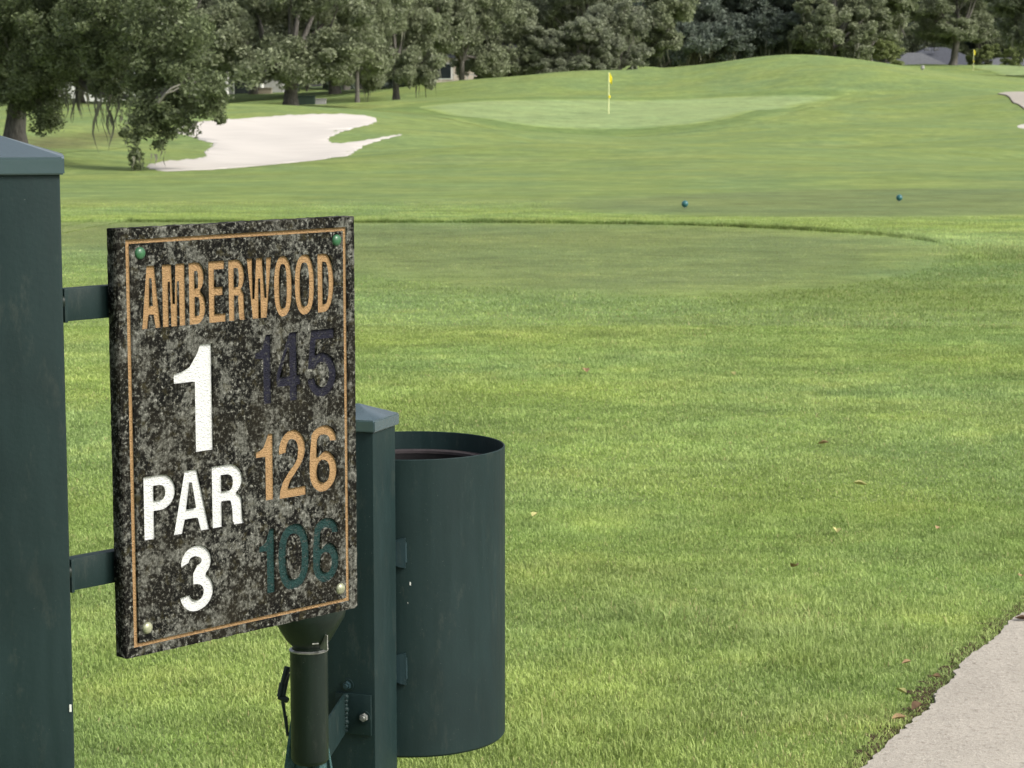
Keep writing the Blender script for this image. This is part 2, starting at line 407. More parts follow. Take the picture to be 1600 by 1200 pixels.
def drape(name, poly, off, m, cell, label, jitter=0):
    poly = [tuple(p) for p in poly]; base_poly = poly
    if jitter:
        out = []
        for i in range(len(poly)):
            a = np.array(poly[i]); b_ = np.array(poly[(i + 1) % len(poly)]); L = np.linalg.norm(b_ - a); k = max(1, int(L / (jitter * 1.6)))
            for t in range(k): out.append(tuple(a + (b_ - a) * t / k + rng.normal(0, jitter * .33, 2)))
        poly = out
    bm = bmesh.new(); vs = [bm.verts.new((x, y, 0)) for x, y in poly]
    es = [bm.edges.new((vs[i], vs[(i + 1) % len(vs)])) for i in range(len(vs))]
    bmesh.ops.triangle_fill(bm, edges=es, use_beauty=True)
    a = np.array(poly)
    for ax, (lo, hi) in enumerate(((a[:, 0].min(), a[:, 0].max()), (a[:, 1].min(), a[:, 1].max()))):
        for c in np.arange(lo + cell * .5, hi, cell):
            co_ = (c, 0, 0) if ax == 0 else (0, c, 0); no = (1, 0, 0) if ax == 0 else (0, 1, 0)
            bmesh.ops.bisect_plane(bm, geom=bm.verts[:] + bm.edges[:] + bm.faces[:], plane_co=co_, plane_no=no)
    V = np.array([v.co[:] for v in bm.verts]); zz = H(V[:, 0], V[:, 1]) + off
    ed = edge_dist(V[:, 0], V[:, 1], base_poly); zz = np.where(edge_dist(V[:, 0], V[:, 1], poly) < 1e-3, zz - (off + .012 if 'tee' in name else off - .004 if 'bunker' in name else 0), zz)
    for v, z_ in zip(bm.verts, zz): v.co.z = z_
    bm.normal_update()
    for f in bm.faces:
        if f.normal.z < 0: f.normal_flip()
    me = bpy.data.meshes.new(name); bm.to_mesh(me); bm.free(); me.shade_smooth()
    ea = me.attributes.new('edge', 'FLOAT', 'POINT'); ea.data.foreach_set('value', ed.astype(np.float32))
    o = link(name, me, m); props(o, label, None, None, 'structure'); return poly

def pix(lst, it=3): return smooth_poly([hit(*p) for p in lst], it)
tee1 = smooth_poly([hit(*p) for p in [(-60, 348), (400, 348), (800, 349), (1050, 352), (1250, 360), (1420, 372), (1510, 388), (1500, 405), (1420, 430), (1300, 452), (1100, 466), (900, 462), (700, 449), (560, 437), (300, 415), (-60, 396)]], 3)
drape('tee_box', tee1, .006, M['tee'], .6, 'mown dull green tee box ending in a rounded tip on the right')
tee2 = smooth_poly([hit(*p) for p in [(820, 321), (1000, 304), (1180, 297), (1400, 293), (1700, 293), (1750, 337), (1350, 341), (1100, 338), (900, 333)]], 2)
drape('tee_surface', tee2, .008, M['tee'], .8, 'second mown tee around the two teal markers')
green_px = [(640, 168), (720, 159), (830, 157), (950, 156), (1100, 152), (1230, 149), (1320, 151), (1290, 158), (1230, 168), (1170, 180), (1100, 194), (1010, 201), (900, 203), (820, 198), (760, 188), (690, 178)]
gp = pix(green_px, 2); gc = gp.mean(0); gd = gp - gc
drape('green_collar', smooth_poly(gc + gd * (1 + np.array([2.4, 3.2]) / np.maximum(6, np.linalg.norm(gd, axis=1))[:, None]), 1), .012, M['collar'], 1.2, 'darker longer grass ring round the putting green')
drape('putting_green', gp, .02, M['green'], 1.2, 'pale smooth putting green below the mound')
drape('distant_green', smooth_poly([(44, 205), (49, 228), (47.5, 246), (60, 252), (78, 240), (74, 210)], 2), .03, M['green'], 2, 'far pale putting green on the right behind the mound')
bunk = drape('sand_bunker', bunk_poly, .03, M['sand'], .9, 'large white sand bunker with grass fingers cutting into it', .14)
M['bare'] = grass_mat('thin_turf_shade_tint', (.155, .140, .070), (.19, .16, .085), (.13, .145, .06), .8, .4, .5, False, 2.2)  # thin brown turf, its colour also darkened to stand for the oak's shade
drape('bare_ground_shade_tint', smooth_poly([hit(*p) for p in [(-40, 214), (60, 205), (150, 200), (240, 196), (330, 201), (290, 214), (200, 224), (110, 240), (20, 246), (-60, 246)]], 2), .012, M['bare'], 1.2, 'brownish thin turf under the near oak with tree shade in its colour')
drape('small_bunker', smooth_poly([hit(*p) for p in [(1586, 198), (1600, 193), (1660, 194), (1665, 203), (1600, 202)]], 2), .03, M['sand'], 1, 'small sand patch at the right edge of the fairway')

# cart path: one ribbon, near the camera, out of frame to the right, back in view beside the far mound
e0 = hit(1355, 1200); e1 = hit(1480, 1078); e2 = hit(1600, 966); fl = hit(1578, 152)
ev = np.array(e2) - np.array(e0)
left = [tuple(np.array(e0) - ev * 1.6), tuple(np.array(e0) - ev * .7), e0, e1, e2, tuple(np.array(e2) + ev * .8), tuple(np.array(e2) + ev * 1.8), (8, 17), (15, 34), (24, 62), (29, 85), hit(1690, 205), hit(1600, 170), hit(1584, 161), hit(1577, 152), (fl[0] + 1.0, fl[1] + 7.5), (fl[0] + 3.4, fl[1] + 14), (fl[0] + 9, fl[1] + 19), (fl[0] + 15, fl[1] + 23)]
def cr(pts, k=10):
    p = [np.array(q) for q in pts]; p = [2 * p[0] - p[1]] + p + [2 * p[-1] - p[-2]]; out = []
    for i in range(1, len(p) - 2):
        for t in np.arange(k) / k:
            out.append(.5 * (2 * p[i] + (p[i + 1] - p[i - 1]) * t + (2 * p[i - 1] - 5 * p[i] + 4 * p[i + 1] - p[i + 2]) * t * t + (3 * p[i] - p[i - 1] - 3 * p[i + 1] + p[i + 2]) * t ** 3))
    out.append(p[-2]); return np.array(out)
L = cr(left, 44); T = np.gradient(L, axis=0); T /= np.linalg.norm(T, axis=1)[:, None]; Nn = np.c_[T[:, 1], -T[:, 0]]
Ln = L + Nn * (rng.normal(0, .0035, len(L)) + .012 * np.interp(np.arange(len(L)), np.arange(0, len(L) + 9, 9), rng.normal(0, 1, len(np.arange(0, len(L) + 9, 9)))))[:, None]
path_poly = np.r_[Ln, (L + Nn * 2.4)[::-1]]
rows = [Ln + Nn * wd for wd in (0, .3, .8, 1.4, 2., 2.4)]
V = np.concatenate([np.c_[r_, H(r_[:, 0], r_[:, 1]) + .016 + (r_[:, 1] > 60) * .03] for r_ in rows]); m_ = len(L)
Q = [(a * m_ + i, a * m_ + i + 1, (a + 1) * m_ + i + 1, (a + 1) * m_ + i) for a in range(5) for i in range(m_ - 1)]
V = np.r_[V, V[:m_] - [0, 0, .06], V[:m_]]; Q += [(7 * m_ + i, 6 * m_ + i, 6 * m_ + i + 1, 7 * m_ + i + 1) for i in range(m_ - 1)]
pth = np_mesh('path', V, np.array(Q)[:, ::-1], M['concrete'], smooth=False)
props(pth, 'pale weathered concrete cart path beside the grass', None, None, 'structure')
rows = [Ln - Nn * .055 + Nn * rng.normal(0, .02, len(L))[:, None], Ln + Nn * .01]
V = np.concatenate([np.c_[r_, H(r_[:, 0], r_[:, 1]) + .006] for r_ in rows])
soil = np_mesh('path_edge_soil', V, np.array([(i, i + 1, m_ + i + 1, m_ + i) for i in range(m_ - 1)])[:, ::-1], M['soil'])
props(soil, 'thin line of dark soil along the path edge', None, None, 'structure')

# ------------------------------------------------------------------ grass blades
def vnoise(X, Y, s, seed=0):
    r_ = np.random.default_rng(seed); g = r_.random((257, 257))
    x = X / s + 500; y = Y / s + 500; i = np.floor(x).astype(int); j = np.floor(y).astype(int); a = x - i; c = y - j
    a = a * a * (3 - 2 * a); c = c * c * (3 - 2 * c); i %= 256; j %= 256
    return g[i, j] * (1 - a) * (1 - c) + g[i + 1, j] * a * (1 - c) + g[i, j + 1] * (1 - a) * c + g[i + 1, j + 1] * a * c
surround = smooth_poly([hit(*p) for p in [(540, 440), (850, 474), (1100, 487), (1400, 500), (1700, 505), (1750, 400), (1620, 385), (1530, 378), (1500, 405), (1420, 430), (1300, 452), (1100, 464), (900, 460), (700, 447)]], 2)
def blade_field(Y0, Y1, dens, hgt, wid, seed, two=True, pts=None):
    r_ = np.random.default_rng(seed)
    tanl, tanr = 800 / F * 1.12, 800 / F * 1.12
    A = (tanl + tanr) * (Y1 ** 2 - Y0 ** 2) / 2; n_ = int(A * dens)
    Y = np.sqrt(r_.random(n_) * (Y1 ** 2 - Y0 ** 2) + Y0 ** 2); X = (r_.random(n_) * 2 - 1) * tanl * Y
    if pts is not None: X, Y = pts; n_ = len(X)
    k = ~poly_inside(X, Y, path_poly)
    X = X[k]; Y = Y[k]; n_ = len(X)
    jx = r_.normal(0, .28, n_) * np.clip((26 - Y) / 4, .1, 1); short = (poly_inside(X + jx, Y + jx * 1.6, tee1) | poly_inside(X, Y, tee2)).astype(float)
    clump = vnoise(X, Y, .10, 3) * .5 + vnoise(X, Y, .45, 4) * .5
    near = np.clip((9 - Y) / 4, 0, 1)
    hh = hgt * (.45 + .9 * clump ** 1.3) * r_.uniform(.6, 1.25, n_) * (1 + near * .22)
    tall = (r_.random(n_) < .004 + .02 * (vnoise(X, Y, .8, 8) > .72)); hh[tall] *= 2.0
    # a few rank tufts
    for tx, ty in ((980, 1010), (1030, 960), (1290, 1050), (1240, 640 + 360), (1560, 850), (1000, 1170), (820, 1130)):
        cx_, cy_ = hit(tx, ty); q = np.exp(-((X - cx_) ** 2 + ((Y - cy_) * .6) ** 2) / .016); hh *= 1 + q * .9
    edge = np.exp(-np.minimum.reduce([(X[:, None] - tee1[None, ::3, 0]) ** 2 + (Y[:, None] - tee1[None, ::3, 1]) ** 2], axis=0).min(1) / .5) if Y0 > 13 else np.zeros(n_)
    hh *= 1 + 1.3 * edge * (short == 0) * (Y > 21)
    keep = r_.random(n_) < np.where(short > 0, .75, 1) * np.clip((36 - Y) / 14, 0, 1) ** .7
    rank = (poly_inside(X + jx * 2, Y + jx * 2, surround) & (short == 0)) if Y0 > 8 else np.zeros(n_, bool)
    hh = np.where(short > 0, hh * .4, np.where(rank, hh * 1.35, hh))
    if pts is not None: keep[:] = True; hh *= 1.55; rank = rank | True
    X, Y, hh, short, clump, tall, rank = (q[keep] for q in (X, Y, hh, short, clump, tall, rank)); n_ = len(X)
    az = r_.random(n_) * 2 * pi; lean = r_.normal(.55, .3, n_).clip(.02, 1.3)
    face = az + pi / 2 + r_.normal(0, .6, n_)
    wv_ = wid * r_.uniform(.6, 1.3, n_)
    dx, dy = np.cos(az), np.sin(az); wx, wy = np.cos(face) * wv_ / 2, np.sin(face) * wv_ / 2
    z0 = H(X, Y) + .006 * short
    B = np.stack([X, Y, z0], 1)
    wvec = np.stack([wx, wy, np.zeros(n_)], 1)
    tint_ = np.clip(.12 + .5 * r_.random(n_) + .5 * (clump - .5) + .12 * (vnoise(X, Y, 1.6, 9) - .5) - .30 * rank * (Y > 10), 0, 1)
    sx_, sy_ = hit(1570, 378); tint_ = np.clip(tint_ + .5 * np.exp(-(((X - sx_) / 1.6) ** 2 + ((Y - sy_) / 1.3) ** 2)), 0, 1)
    dry_ = np.where(r_.random(n_) < .015 + .05 * (vnoise(X, Y, .6, 6) > .8), r_.uniform(.5, 1, n_), 0)
    if two:
        mid = B + np.stack([dx * hh * lean * .35, dy * hh * lean * .35, hh * .6], 1)
        tip = B + np.stack([dx * hh * lean, dy * hh * lean, hh * (1 - .25 * lean.clip(0, 1))], 1)
        V = np.stack([B - wvec, B + wvec, mid + wvec * .8, mid - wvec * .8, tip], 1).reshape(-1, 3); k_ = 5
        i = np.arange(n_)[:, None] * 5
        T_ = (i[:, None, :] + np.array([[0, 1, 2], [0, 2, 3], [3, 2, 4]])[None]).reshape(-1, 3)
    else:
        tip = B + np.stack([dx * hh * lean, dy * hh * lean, hh * (1 - .2 * lean.clip(0, 1))], 1)
        V = np.stack([B - wvec, B + wvec, tip], 1).reshape(-1, 3); k_ = 3
        T_ = np.arange(n_ * 3).reshape(-1, 3)
    return V, T_, np.repeat(tint_, k_), np.repeat(dry_, k_), np.repeat(np.maximum(short, rank * .75), k_)
parts = [blade_field(4.5, 8.5, 31000, .0165, .0028, 1), blade_field(8.5, 15, 12000, .0165, .0043, 2), blade_field(15, 36, 2600, .017, .0075, 3, False)]
te = tee1[(tee1[:, 1] > 22)]; te = te[np.argsort(te[:, 0])]; te = te[te[:, 0] > -8]
kx = rng.uniform(te[0, 0], te[-1, 0], 60000); ky = np.interp(kx, te[:, 0], te[:, 1]) + .04 + rng.random(60000) ** 1.3 * .22
parts.append(blade_field(15, 30, 100, .019, .0075, 9, False, (kx, ky)))
off = 0; Vs = []; Ts = []; at1 = []; at2 = []; at3 = []
for V, T_, a1, a2, a3 in parts:
    Vs.append(V); Ts.append(T_ + off); off += len(V); at1.append(a1); at2.append(a2); at3.append(a3)
gr = np_mesh('grass', np.concatenate(Vs), np.concatenate(Ts), M['blade'], None, dict(tint=np.concatenate(at1), dry=np.concatenate(at2), short=np.concatenate(at3)))
props(gr, 'bright green lawn grass blades covering the foreground', 'grass', None, 'stuff')
del Vs, Ts, parts

# ------------------------------------------------------------------ granite sign
YAW = .75184; SW, SH, ST = .41565, .56637, .0215
SO = Vector((-.50794, 2.93, 1.37307))
su = Vector((sin(YAW), cos(YAW), 0))       # along the face, left to right as read
rz_sign = math.atan2(su.y, su.x)
# local axes: X along the face, Y into the slab, Z up; origin at the face's lower left corner
sign = empty('hole_sign', SO - Vector((0, 0, SH)), 'dark lichened granite golf hole sign reading AMBERWOOD 1 PAR 3 held beside the big post', 'sign', None, rz_sign)

def arc(cx_, cy_, rx, ry, a0, a1, n_=10):
    return [(cx_ + rx * cos(R(a0 + (a1 - a0) * i / n_)), cy_ + ry * sin(R(a0 + (a1 - a0) * i / n_))) for i in range(n_ + 1)]
def sup(cx_, cy_, rx, ry, n_=28, e=.82):
    o = []
    for i in range(n_):
        a = 2 * pi * i / n_; c_, s_ = cos(a), sin(a)
        o.append((cx_ + rx * math.copysign(abs(c_) ** e, c_), cy_ + ry * math.copysign(abs(s_) ** e, s_)))
    return o
def glyph(ch, sx, sy):
    if ch in 'O0': return [sup(.5, .5, .5, .5), sup(.5, .5, .5 - sx, .5 - sy)]
    if ch == 'D': return [[(0, 0), (0, 1)] + arc(.45, .5, .55, .5, 90, -90, 16), [(sx, sy), (sx, 1 - sy)] + arc(.42, .5, .58 - sx, .5 - sy, 90, -90, 14)]
    if ch == 'E': return [[(0, 0), (0, 1), (.96, 1), (.96, 1 - sy), (sx, 1 - sy), (sx, .5 + sy * .55), (.86, .5 + sy * .55), (.86, .5 - sy * .45), (sx, .5 - sy * .45), (sx, sy), (1, sy), (1, 0)]]
    if ch == 'P': return [[(0, 0), (0, 1)] + arc(.55, .72, .45, .28, 90, -90, 14) + [(sx, .44), (sx, 0)], [(sx, .44 + sy), (sx, 1 - sy)] + arc(.53, .72, .47 - sx, .28 - sy, 90, -90, 10)]
    if ch == 'B': return [[(0, 0), (0, 1)] + arc(.5, .76, .44, .24, 90, -58, 12) + arc(.5, .275, .5, .275, 62, -90, 12), [(sx, .58), (sx, 1 - sy)] + arc(.48, .5 + (.5 - sy + .08) / 2, .42 - sx + .03, (.42 - sy) / 2, 90, -90, 10), [(sx, sy), (sx, .58 - sy)] + arc(.5, (.58) / 2, .5 - sx, .29 - sy, 90, -90, 10)]
    if ch == 'R': return [[(0, 0), (0, 1)] + arc(.52, .735, .44, .265, 90, -55, 12) + [(.88, .46), (.93, .40), (.94, .2), (.95, .08), (1, 0), (1 - sx * 1.05, 0), (.94 - sx, .08), (.93 - sx, .25), (.9 - sx, .36), (.55, .41), (sx, .41), (sx, 0)], [(sx, .41 + sy), (sx, 1 - sy)] + arc(.5, .41 + (.59) / 2, .46 - sx, .295 - sy, 90, -90, 10)]
    if ch == 'A':
        k = .5; q = sx * .88; return [[(0, 0), (k - sx * .6, 1), (k + sx * .6, 1), (1, 0), (1 - q, 0), (1 - q - .085, .22), (q + .085, .22), (q, 0)], [(q + .125, .22 + sy), (.5 - .012, .80), (.5 + .012, .80), (1 - q - .125, .22 + sy)]]
    if ch == 'M': return [[(0, 0), (0, 1), (sx * 1.45, 1), (.5, .36), (1 - sx * 1.45, 1), (1, 1), (1, 0), (1 - sx, 0), (1 - sx, .72), (.5 + sx * .5, 0), (.5 - sx * .5, 0), (sx, .72), (sx, 0)]]
    if ch == 'W': return [[(0, 1), (sx, 1), (.27, .33), (.5 - sx * .55, 1), (.5 + sx * .55, 1), (.73, .33), (1 - sx, 1), (1, 1), (.8, 0), (.8 - sx * 1.15, 0), (.5, .66), (.2 + sx * 1.15, 0), (.2, 0)]]
    if ch == '1': return [[(1 - sx, 0), (1, 0), (1, 1), (1 - sx * .68, 1), (1 - sx * .85, .92), (.40, .80), (.2, .765), (0, .75), (0, .66), (1 - sx, .66)]]
    if ch == '4': return [[(.52, 1), (.86, 1), (.86, .37), (1, .37), (1, .37 - sy), (.86, .37 - sy), (.86, 0), (.86 - sx, 0), (.86 - sx, .37 - sy), (0, .37 - sy), (0, .41)], [(.2, .37), (.86 - sx, .78), (.86 - sx, .37)]]
    if ch == '2': return [arc(.5, .70, .5, .30, 190, -25, 18) + [(.84, .47), (.62, .34), (.44, .24), (.36, sy), (1, sy), (1, 0), (0, 0), (.03, .12), (.12, .24), (.34, .38), (.56, .49), (.66, .57)] + arc(.5, .70, .5 - sx, .30 - sy, -20, 190, 14)]
    if ch == '3': return [arc(.48, .74, .47, .26, 190, -48, 18) + arc(.48, .29, .52, .29, 52, -172, 20) + arc(.48, .29, .52 - sx, .29 - sy, -172, 84, 16) + [(.36, .58 - sy), (.36, .58)] + arc(.46, .765, .49 - sx, .235 - sy, -80, 190, 16)]
    if ch == '5': return [[(.14, 1), (.94, 1), (.94, 1 - sy), (.36, 1 - sy), (.31, .63)] + arc(.5, .33, .5, .33, 112, -172, 22) + arc(.5, .33, .5 - sx, .33 - sy, -172, 150, 20) + [(.02, .43)]]
    if ch == '6': return [arc(.5, .76, .49, .24, -4, 150, 12) + [(.015, .60), (0, .45)] + arc(.5, .31, .5, .31, 180, 450 - 6, 24) + [(sx + .1, .575), (sx, .53)] + arc(.52, .76, .50 - sx, .24 - sy, 175, -4, 12), sup(.5, .31, .5 - sx, .31 - sy, 22, .95)]
words = [('AMBERWOOD', [(.0903, .1698), (.1727, .2698), (.2798, .3523), (.3606, .4361), (.4434, .5195), (.5214, .6343), (.6375, .7229), (.7290, .8228), (.8312, .9113)], .0885, .2345, 'tan', .0125, .0115, 'tan engraved word AMBERWOOD'),
         ('1', [(.2113, .3722)], .2828, .5385, 'whitepaint', .0315, .02, 'large white engraved number 1'),
         ('145', [(.5512, .6253), (.6429, .7563), (.7792, .9177)], .2760, .4455, 'navy', .0165, .014, 'dark navy number 145, barely showing'),
         ('PAR', [(.0823, .2140), (.1996, .3519), (.3601, .4995)], .5790, .7295, 'whitepaint', .0190, .014, 'white engraved word PAR'),
         ('126', [(.5489, .6289), (.6488, .7738), (.7854, .9165)], .5195, .6840, 'tan', .0165, .013, 'tan engraved number 126'),
         ('3', [(.2254, .3640)], .7640, .9205, 'whitepaint', .0190, .0150, 'small white engraved number 3'),
         ('106', [(.5567, .6293), (.6407, .7850), (.7957, .9214)], .7550, .9165, 'teal', .0165, .014, 'dark teal number 106')]
def curve_mesh(name, contours, depth, zoff, m, parent, bev=0):
    """flat contours filled even-odd, extruded; stood upright so the fill faces -Y"""
    cu = bpy.data.curves.new(name, 'CURVE'); cu.dimensions = '2D'; cu.fill_mode = 'BOTH'; cu.extrude = depth / 2
    for ct in contours:
        s_ = cu.splines.new('POLY'); s_.points.add(len(ct) - 1)
        for p_, (x, y) in zip(s_.points, ct): p_.co = (x, y, 0, 1)
        s_.use_cyclic_u = True
    ob = bpy.data.objects.new('tmp', cu); COL.objects.link(ob)
    dg = bpy.context.evaluated_depsgraph_get(); dg.update()
    me = bpy.data.meshes.new_from_object(ob.evaluated_get(dg))
    bpy.data.objects.remove(ob); bpy.data.curves.remove(cu); me.name = name
    # curve XY -> local XZ ; curve Z -> -Y
    me.transform(Matrix(((1, 0, 0, 0), (0, 0, -1, zoff), (0, 1, 0, 0), (0, 0, 0, 1))))
    bm = bmesh.new(); bm.from_mesh(me); bmesh.ops.remove_doubles(bm, verts=bm.verts, dist=1e-6)
    bmesh.ops.recalc_face_normals(bm, faces=bm.faces); bm.to_mesh(me); bm.free(); me.materials.clear()
    return link(name, me, m, parent)
def rect(u0, v0, u1, v1): return [(u0 * SW, (1 - v1) * SH), (u1 * SW, (1 - v1) * SH), (u1 * SW, (1 - v0) * SH), (u0 * SW, (1 - v0) * SH)]
holes = []
for txt, boxes, v0, v1, mm, sx, sy, lab in words:
    cs = []
    for ch, (u0, u1) in zip(txt, boxes):
        W_ = (u1 - u0) * SW; H_ = (v1 - v0) * SH
        over = .012 if ch in 'O0326' else 0
        for ct in glyph(ch, min(.62, sx / W_), sy / H_):
            cs.append([(u0 * SW + x * W_, (1 - v1) * SH + (y * (1 + 2 * over) - over) * H_) for x, y in ct])
    holes += cs
    o = curve_mesh('lettering', cs, ST - .004, ST - (ST - .004) / 2, M[mm], sign); o['label'] = lab
ring_o = rect(.0315, .0258, .9685, .9790); g_ = .0062
ring_i = [(x + .0085 * (1 if i in (0, 3) else -1), y + .0058 * (1 if i < 2 else -1)) for i, (x, y) in enumerate(ring_o)]
curve_mesh('border_line', [ring_o, ring_i], ST - .004, ST - (ST - .004) / 2, M['tan'], sign)
rc = .006; outer = []
for cx_, cy_, a0 in ((rc, rc, 180), (SW - rc, rc, 270), (SW - rc, SH - rc, 0), (rc, SH - rc, 90)):
    rr_ = rc if (cx_ > rc and cy_ == rc) else .002
    qx = cx_ - rc + rr_ if cx_ == rc else cx_ + rc - rr_; qy = cy_ - rc + rr_ if cy_ == rc else cy_ + rc - rr_
    outer += arc(qx, qy, rr_, rr_, a0, a0 + 90, 5)
# chipped, not quite straight edge
oo = []
for i in range(len(outer)):
    a = np.array(outer[i]); b_ = np.array(outer[(i + 1) % len(outer)]); k = max(1, int(np.linalg.norm(b_ - a) / .006))
    for t in range(k): oo.append(tuple(a + (b_ - a) * t / k + rng.normal(0, .00028, 2)))
curve_mesh('granite_slab', [oo, ring_o, ring_i] + holes, ST, ST / 2, M['granite'], sign)
for (u, v, mm) in ((.0865, .0583, 'greencap'), (.9176, .0576, 'greencap'), (.0849, .9363, 'brass'), (.9198, .9416, 'brass')):
    bm = bmesh.new()
    r_ = .0082
    add_lathe(bm, [(0, r_ * .62)] + [(r_ * sin(R(a)), r_ * .62 * cos(R(a))) for a in range(10, 91, 10)] + [(r_, -.001), (0, -.001)], 24)
    bmesh.ops.transform(bm, verts=bm.verts, matrix=Matrix.Translation((u * SW, 0, (1 - v) * SH)) @ Matrix.Rotation(pi / 2, 4, 'X'))
    s_ = bm_obj('screw_cap', bm, M[mm], sign, True)
    s_['label'] = 'rounded green screw cap' if mm == 'greencap' else 'worn metal screw head'

# ------------------------------------------------------------------ posts
def square_post(pos, side, ztop, rz, cap_w, cap_t, cap_h, label, m):
    root = empty('square_post', (pos[0], pos[1], 0), label, 'post', None, rz)
    bm = bmesh.new(); add_box(bm, (0, 0, (ztop - .3) / 2), (side, side, ztop + .3), 0, .0035); bm_obj('post_shaft', bm, m, root, True)
    bm = bmesh.new(); h_ = cap_w / 2
    lo = [bm.verts.new((x * h_, y * h_, ztop - cap_t + .003)) for x, y in ((-1, -1), (1, -1), (1, 1), (-1, 1))]
    hi = [bm.verts.new((x * h_, y * h_, ztop + .003)) for x, y in ((-1, -1), (1, -1), (1, 1), (-1, 1))]
    ap = bm.verts.new((0, 0, ztop + cap_h))
    for i in range(4):
        j = (i + 1) % 4; bm.faces.new((lo[i], lo[j], hi[j], hi[i])); bm.faces.new((hi[i], hi[j], ap))
    bm.faces.new(lo[::-1]); bmesh.ops.bevel(bm, geom=bm.edges[:], offset=.0016, segments=2, affect='EDGES')
    bm_obj('pyramid_cap', bm, M['cap'], root, True)
    return root
# big post at the left
D0 = 2.75; hw = .0762
rzL = math.atan2(-(97 - 800) / F, 1)      # right side seen exactly edge-on
c0 = at(93, 262, D0)                       # front right edge of the shaft
rz_l = -rzL * -1
ex = Vector((cos(rz_l), sin(rz_l), 0)); ey = Vector((-sin(rz_l), cos(rz_l), 0))
cen = Vector((c0[0], c0[1], 0)) - ex * hw + ey * hw
ztL = at(100, 250, D0)[2]
postL = square_post((cen.x, cen.y), hw * 2, ztL, rz_l, hw * 2 + .0115, .0205, .030, 'wide dark green square post at the left edge with pyramid cap', M['paint'])
bm = bmesh.new()
pc = at(107.5, 1107, D0 - .002)
add_box(bm, (0, 0, 0), (.0028, .002, .0095), 0, .0008)
bmesh.ops.transform(bm, verts=bm.verts, matrix=Matrix.Translation((hw - .0035, -hw - .0002, pc[2])))
bm_obj('paint_chip', bm, M['chip'], postL)
# slim far post
D1 = 3.95; th = R(20); s1 = .1016
cc = at(585, 661, D1)                      # front corner of the cap
ex1 = Vector((cos(th), -sin(th), 0))       # normal of the narrow right face... set from the 20 degree turn
rz1 = R(-20)
# front face normal (-sin20,-cos20), right face normal (cos20,-sin20)
front = Vector((-sin(th), -cos(th), 0)); right = Vector((cos(th), -sin(th), 0))
cap1 = .1125
cen1 = Vector((cc[0], D1, 0)) - front * cap1 / 2 - right * cap1 / 2
zt1 = at(587, 661, D1)[2]
postR = square_post((cen1.x, cen1.y), s1, zt1, rz1, cap1, .0205, .026, 'slimmer dark green square post with pyramid cap between sign and bin', M['paint'])

# ------------------------------------------------------------------ mounting bars from the big post to the sign's back
nrm = Vector((su.y, -su.x, 0))  # outward normal of the sign face
for v0, v1, lab in ((.1323, .2065, 'upper'), (.7531, .8279, 'lower')):
    z0_ = SO.z - v1 * SH; z1_ = SO.z - v0 * SH
    root = empty('mounting_bar', SO + su * -.09 - nrm * (ST + .004) - Vector((0, 0, SO.z - z0_)), '%s dark green flat steel bar joining the big post to the sign' % lab, 'mounting bar', 'steel bars between post and sign', rz_sign)
    bm = bmesh.new(); x0 = -.062 + .09; x1 = .40
    add_box(bm, ((x0 + x1) / 2, .0125, (z1_ - z0_) / 2), (x1 - x0, .018, z1_ - z0_), 0, .0015); bm_obj('bar', bm, M['paint'], root, True)
    bm = bmesh.new()
    add_box(bm, (x0 - .004, .011, (z1_ - z0_) / 2), (.005, .030, (z1_ - z0_) * 1.04), 0, .001)
    bm_obj('end_plate', bm, M['paint'], root, True)
    bm = bmesh.new(); add_cyl(bm, (x0 - .016, .004, .62 * (z1_ - z0_)), (x0 - .0065, .004, .62 * (z1_ - z0_)), .0085, .0095, 16)
    add_cyl(bm, (x0 - .019, .004, .62 * (z1_ - z0_)), (x0 - .0155, .004, .62 * (z1_ - z0_)), .006, .0075, 6)
    bm_obj('bolt', bm, M['tube'], root, True)

# ------------------------------------------------------------------ litter bin
Rb = .176
cb_xy = cen1 + -front * (s1 / 2 + .022 + Rb)
Db = cb_xy.y
cb_xy.x = (789 - 800) / F * Db - Rb * 1.0
zrim = at(637, 695, Db)[2]; zbot = at(640, 1143, Db)[2]; hb = zrim - zbot
binr = empty('litter_bin', (cb_xy.x, cb_xy.y, zbot), 'open round dark green litter bin mounted behind the slim post', 'bin')
bm = bmesh.new()
add_lathe(bm, [(0, .006), (Rb - .004, .006), (Rb - .003, .03), (Rb - .003, hb - .001), (Rb - .0015, hb), (Rb, hb - .0015), (Rb, .004), (Rb - .003, 0), (0, 0)], 96)
bm_obj('bin_shell', bm, M['paint'], binr, True)
bm = bmesh.new()
add_lathe(bm, [(0, hb - .2), (Rb - .032, hb - .19), (Rb - .026, hb - .040), (Rb - .010, hb - .040), (Rb - .010, hb - .045), (Rb - .0265, hb - .0465), (Rb - .0325, hb - .19)], 64)
bm_obj('liner', bm, M['liner'], binr, True)
bm = bmesh.new()
add_lathe(bm, [(Rb - .027, hb - .040), (Rb - .027, hb - .035), (Rb - .024, hb - .0335), (Rb - .006, hb - .0345), (Rb - .006, hb - .040), (Rb - .027, hb - .040)], 64)
bm_obj('liner_rim', bm, M['linerrim'], binr, True)
